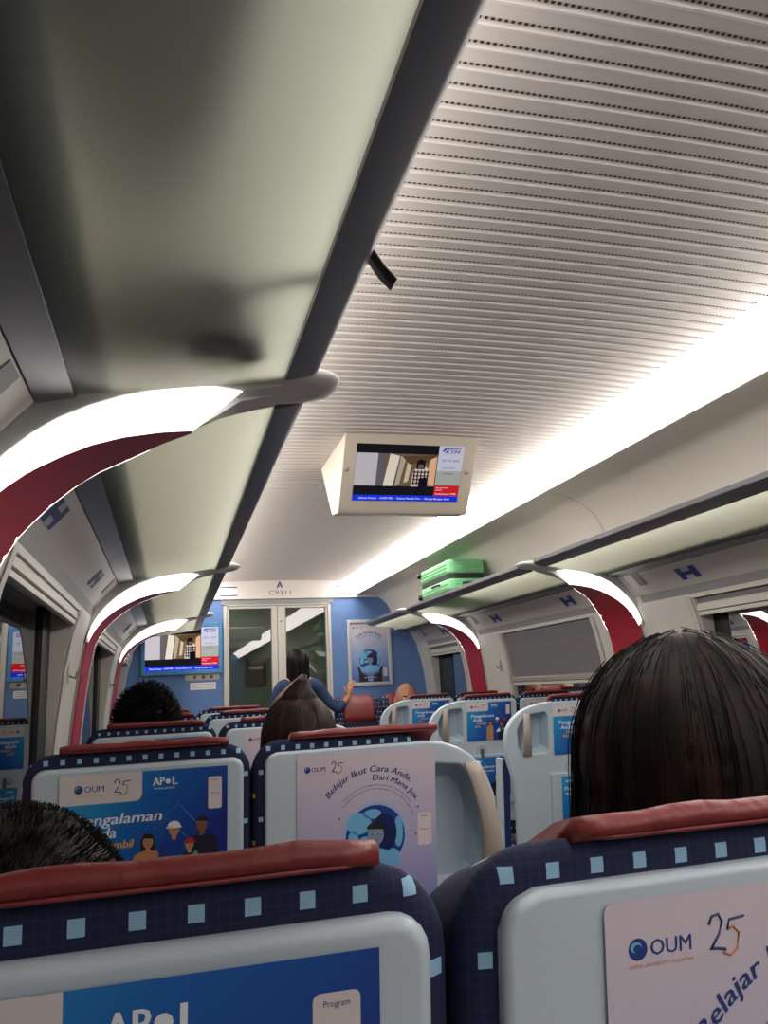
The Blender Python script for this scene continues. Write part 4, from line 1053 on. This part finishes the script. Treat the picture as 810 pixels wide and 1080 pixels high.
def long_hair(parent, c, R, length, m, seed, n=900, thick=.0013, flare=.0, stray=.004, ymin=-9):
    def ck(p):
        if p.z < c[2]-.03: p.y = max(p.y, ymin)
        return p
    """smooth cap + hanging strands. c centre (local), R=(rx,ry,rz)"""
    rnd = random.Random(seed); c = Vector(c)
    b = B()
    # under-volume: cap continuing into a curtain, open in front (+y)
    nu, nv = 36, 22; vs = []; fs = []
    for j in range(nv+1):
        for i in range(nu+1):
            ph = math.radians(-245+310*i/nu+0)   # leaves the face (+y = 90deg) open
            ph = math.radians(128+284*i/nu)
            if j <= 10:
                th = (PI/2*1.05)*j/10; x = R[0]*math.sin(th)*math.cos(ph); y = R[1]*math.sin(th)*math.sin(ph); z = R[2]*math.cos(th)
            else:
                t = (j-10)/(nv-10); k = 1+flare*t
                x = R[0]*k*math.cos(ph); y = R[1]*math.sin(ph)*(1-.15*t); z = -length*t
            wv = 1+.012*math.sin(ph*9+seed)+.008*math.sin(ph*23)
            vs.append(ck(c+Vector((x*wv*.985, y*wv*.985, z*.985))))
    n1_ = nu+1
    for j in range(nv):
        for i in range(nu): fs.append((j*n1_+i, j*n1_+i+1, (j+1)*n1_+i+1, (j+1)*n1_+i))
    b.add(vs, fs, m, True)
    hair = obj('hair', b, parent, solid=.012)
    b = B()
    for k in range(n):
        ph = math.radians(rnd.uniform(125, 415)); th0 = rnd.uniform(.02, .9)
        path = []; j0 = rnd.uniform(-.05, .05); sc_f = 1+rnd.uniform(-.005, .028)+ (rnd.random() < .05)*rnd.uniform(0, .05)
        for i in range(6):
            th = th0+(PI/2-th0)*i/5; a = ph+j0*i/5
            path.append(c+Vector((R[0]*math.sin(th)*math.cos(a), R[1]*math.sin(th)*math.sin(a), R[2]*math.cos(th)))*sc_f)
            path[-1] = c+(Vector((R[0]*math.sin(th)*math.cos(a), R[1]*math.sin(th)*math.sin(a), R[2]*math.cos(th))))*sc_f
        L_ = length*rnd.uniform(.75, 1.0); dx = rnd.gauss(0, stray)
        for i in range(1, 5):
            t = i/4; a = ph+j0
            path.append(c+Vector((R[0]*(1+flare*t)*math.cos(a)*sc_f+dx*t, R[1]*math.sin(a)*sc_f*(1-.15*t)+rnd.gauss(0, stray)*.4, -L_*t)))
        b.tube([ck(q) for q in path], thick, m, 3, caps=False)
    s = obj('hair_strands', b, hair); s['kind'] = 'stuff'
    return hair
def short_hair(parent, c, R, m, seed, n=1500, ln=.03, curl=1.0, thick=.0014, low=-.3):
    rnd = random.Random(seed); c = Vector(c); b = B()
    ph_ = [rnd.uniform(0, 6.28) for _ in range(4)]
    def f(p, d):
        k = .006*(math.sin(14*d.x+ph_[0])+math.sin(17*d.y+ph_[1])+math.sin(15*d.z+ph_[2]))*curl
        q = p+d*k
        if d.z < low: q = c+(q-c)*.86
        if d.y > .55 and d.z < .45: q.y -= .03*(d.y-.3)
        return q
    b.ell(c, R, m, 30, 20, f)
    hair = obj('hair', b, parent)
    b = B()
    for k in range(n):
        u = rnd.uniform(low, 1); ph = rnd.uniform(0, 2*PI)
        q = math.sqrt(max(0, 1-u*u)); d = Vector((q*math.cos(ph), q*math.sin(ph), u))
        if d.y > .5 and d.z < .35: continue
        p = c+Vector((R[0]*d.x, R[1]*d.y, R[2]*d.z))*.97; path = [p]; v = (d+Vector((rnd.gauss(0, .5), rnd.gauss(0, .5), rnd.gauss(0, .4)))*curl*.8-Vector((0, 0, .3*(1-curl)))).normalized()
        for i in range(4):
            v = (v+Vector((rnd.gauss(0, .6), rnd.gauss(0, .6), rnd.gauss(0, .6)))*curl*.7).normalized(); path.append(path[-1]+v*ln/4)
        b.tube(path, thick, m, 3, caps=False)
    s = obj('hair_strands', b, hair); s['kind'] = 'stuff'
    return hair
HB = hair_mat('long black brown hair', '#0d0b0b', '#2e1d17'); HB2 = hair_mat('dark brown hair', '#120c0b', '#3a2119'); HB3 = hair_mat('black curly hair', '#0c0a0a', '#161112')
HB4 = hair_mat('charcoal hair', '#15120f', '#2a2523')
# nearest long-haired woman
p, hc = person_seated('person with long straight dark hair in the nearest aisle seat on the right', .490, .69, 1.266, '#5a4a48', '#a8775a', '#22252e', hs=.98)
long_hair(p, (0, -.012, hc+.0), (.112, .116, .125), .34, HB, 5, n=4200, thick=.0006, flare=.30, ymin=-.105)
# grey-haired passenger, low in window seat
p, hc = person_seated('person with short dark hair low in the nearest left window seat', -.115, .70, 1.150, '#3c3f48', '#7a5543', '#22252e')
short_hair(p, (0, -.012, hc+.018), (.092, .105, .112), HB4, 9, n=8000, ln=.010, curl=.3, thick=.0004, low=-.5)
# brown-haired passenger with pulled-up hair
p, hc = person_seated('person with dark brown hair pulled up to a peak, in the second aisle seat', .290, 1.86, 1.232, '#2a2a30', '#a8775a', '#22252e', hs=.9)
hr_ = long_hair(p, (0, -.01, hc), (.083, .098, .108), .20, HB2, 11, n=1200, thick=.0008, flare=.16, ymin=-.105)
b = B(); b.tube([(.0, -.02, hc+.085), (.002, -.03, hc+.112), (.006, -.035, hc+.136), (.012, -.03, hc+.15)], [.05, .034, .016, .004], HB2, 12); obj('hair_peak', b, hr_)
# curly-haired passenger
p, hc = person_seated('person with short curly black hair in the third left window seat', -.078, 2.96, 1.262, '#2d3a2e', '#5c3d2e', '#22252e')
short_hair(p, (0, -.006, hc+.012), (.095, .105, .118), HB3, 21, n=2600, ln=.038, curl=1.0, thick=.0012, low=-.35)
# bald passenger facing the camera
p, hc = person_seated('bald person leaning low in the far right seat facing the camera', 2.03, 6.80, 1.258, '#3a2626', '#a8745a', '#22252e', face_dir=-1, hs=1.3)

# standing woman by the door
def person_standing():
    x, y = 1.10, 7.0; H = 1.60
    r = thing('person', 'person in a denim jacket standing by the door with long black hair', 'person', (x, y, 0))
    m_s = mat('skin #b98262', '#b98262', .5); hc = H-.125
    sh = 1.30
    body = [[(0, 0, .88, .12), (0, 0, 1.05, .10), (0, 0, 1.22, .115), (0, 0, sh, .07), (0, .01, sh+.07, .045), (0, .02, hc-.03, .05)]]
    rs = [(0, 0, sh, .07), (.16, .0, sh-.01, .045), (.25, .02, sh-.15, .038), (.35, .03, 1.045, .034), (.475, .07, 1.165, .025)]
    body.append(rs)
    body.append([(0, 0, sh, .07), (-.16, 0, sh-.01, .045), (-.22, .03, sh-.24, .038), (-.20, .10, sh-.42, .030), (-.17, .20, sh-.46, .022)])
    body += hand_chains((-.17, .20, sh-.46), (.1, .9, -.2), -1, .5)
    for s in (-1, 1):
        body.append([(0, 0, .88, .12), (s*.09, 0, .80, .085), (s*.095, .01, .46, .055), (s*.10, -.01, .10, .036), (s*.10, .10, .04, .032)])
    # right hand, raised, resting on top of the seat back
    w0 = Vector((.475, .07, 1.165)); 
    hc_ = []
    lat = Vector((.25, 0, .0)).normalized(); up = Vector((.12, .10, 1)).normalized()
    pc = w0+up*.05
    hc_.append([(*w0, .024), (*pc, .032), (*(w0+up*.08), .027)])
    for o_, ln in ((-.028, .060), (-.010, .074), (.009, .070), (.027, .054)):
        q = [pc+up*.02+Vector((1, 0, 0))*o_]; a = .1
        for k, seg in enumerate((.42, .33, .25)): a += .38; q.append(q[-1]+(up*math.cos(a)+Vector((.6, .6, 0)).normalized()*math.sin(a))*ln*seg*1.3)
        hc_.append([(*v, .0088-.0008*j) for j, v in enumerate(q)])
    t0 = w0+up*.025+Vector((-.018, 0, 0)); hc_.append([(*t0, .012), (*(t0+Vector((-.026, .005, .025))), .0105), (*(t0+Vector((-.032, .01, .055))), .009)])
    V, F = skin_geo(body+hc_)
    b = B(); b.add(V, F, m_s, True); head_geo(b, (0, .02, hc), m_s, 1.0, -.6); obj('body', b, r)
    dn = mat('denim jacket', '#2c4168', .85, bump=(90, .5), noise=(14, .3))
    top = [[(0, 0, .80, .165), (0, 0, .92, .160), (0, 0, 1.05, .150), (0, 0, 1.20, .150), (0, 0, sh-.01, .092), (0, .01, sh+.035, .06)],
           [(0, 0, sh-.01, .092), (.16, 0, sh-.015, .062), (.25, .02, sh-.15, .050), (.35, .03, 1.045, .046), (.43, .055, 1.12, .040)],
           [(0, 0, sh-.01, .092), (-.16, 0, sh-.015, .062), (-.22, .03, sh-.24, .052), (-.20, .10, sh-.41, .042)]]
    V, F = skin_geo(top); b = B(); b.add(V, F, dn, True); obj('jacket', b, r)
    tr = [[(0, 0, .88, .135), (s*.09, 0, .80, .098), (s*.095, .01, .46, .07), (s*.10, -.01, .10, .055)] for s in (-1, 1)]
    V, F = skin_geo(tr); b = B(); b.add(V, F, mat('cloth #22252e', '#22252e', .85), True); obj('trousers', b, r)
    for s in (-1, 1):
        b = B(); b.ell((s*.10, .05, .045), (.045, .13, .045), M_BLACK, 14, 10, lambda p, d: Vector((p.x, p.y, max(p.z, .004)))); obj('shoe', b, r)
    b = B(); b.tube([(.462+.029*math.cos(a*PI/8), .07+.029*math.sin(a*PI/8), 1.185) for a in range(17)], .004, mat('gold bracelet', '#d8b070', .25, .9), 6); obj('bracelet', b, r)
    long_hair(r, (0, .0, hc+.0), (.096, .112, .125), .26, HB3, 31, n=700, thick=.0014, flare=-.05)
    # tan strap of the shoulder bag across the back
    b = B(); P = [(-.25, -.10, 1.10), (-.18, -.135, 1.19), (-.09, -.148, 1.27), (.0, -.13, 1.335), (.05, -.09, 1.37)]
    b.strip([Vector(p)+Vector((-.016, 0, .016)) for p in P], [Vector(p)+Vector((.016, 0, -.016)) for p in P], mat('tan strap', '#8a6f63', .7))
    o = obj('bag_strap', b, r, solid=.004)
person_standing()

# ------------------------------------------------------------------ small fittings on the walls
for side, ya, lbl in ((-1, 3.50, 'small metal coat hook on the left wall before the second red arch'), (-1, 5.90, 'small metal coat hook on the left wall before the last red arch'),
                      (1, 3.50, 'small metal coat hook on the right wall before the nearer red arch'), (1, 5.92, 'small metal coat hook beside the drawn grey blind')):
    r = thing('coat_hook', lbl, 'coat hook', (mx(wx(1.36)+.001, side), ya, 1.36), 0, 'coat hooks between the windows')
    s = -side
    b = B(); b.box(min(0, s*.006), max(0, s*.006), -.010, .010, -.05, .05, M_ALUL); obj('hook_plate', b, r, bevel=.002)
    b = B(); b.tube([(s*.006, 0, -.02), (s*.03, 0, -.03), (s*.035, 0, -.005)], .004, M_ALU, 8); obj('hook_arm', b, r)
# curtains at the last right window
mc_ = mat('dark blue curtain', '#2e3947', .9)
b = B(); pts = []
for i in range(40):
    t = i/39; pts.append((mx(-.475+.012*math.sin(t*40), 1), 7.22+.34*t))
b.add([(p[0], p[1], .9) for p in pts]+[(p[0], p[1], 1.57) for p in pts], [(i, i+1, 41+i, 40+i) for i in range(39)], mc_, True)
o = obj('window_curtain', b, solid=.003); tag(o, 'dark slate curtain hanging in the farthest right window', 'curtain')
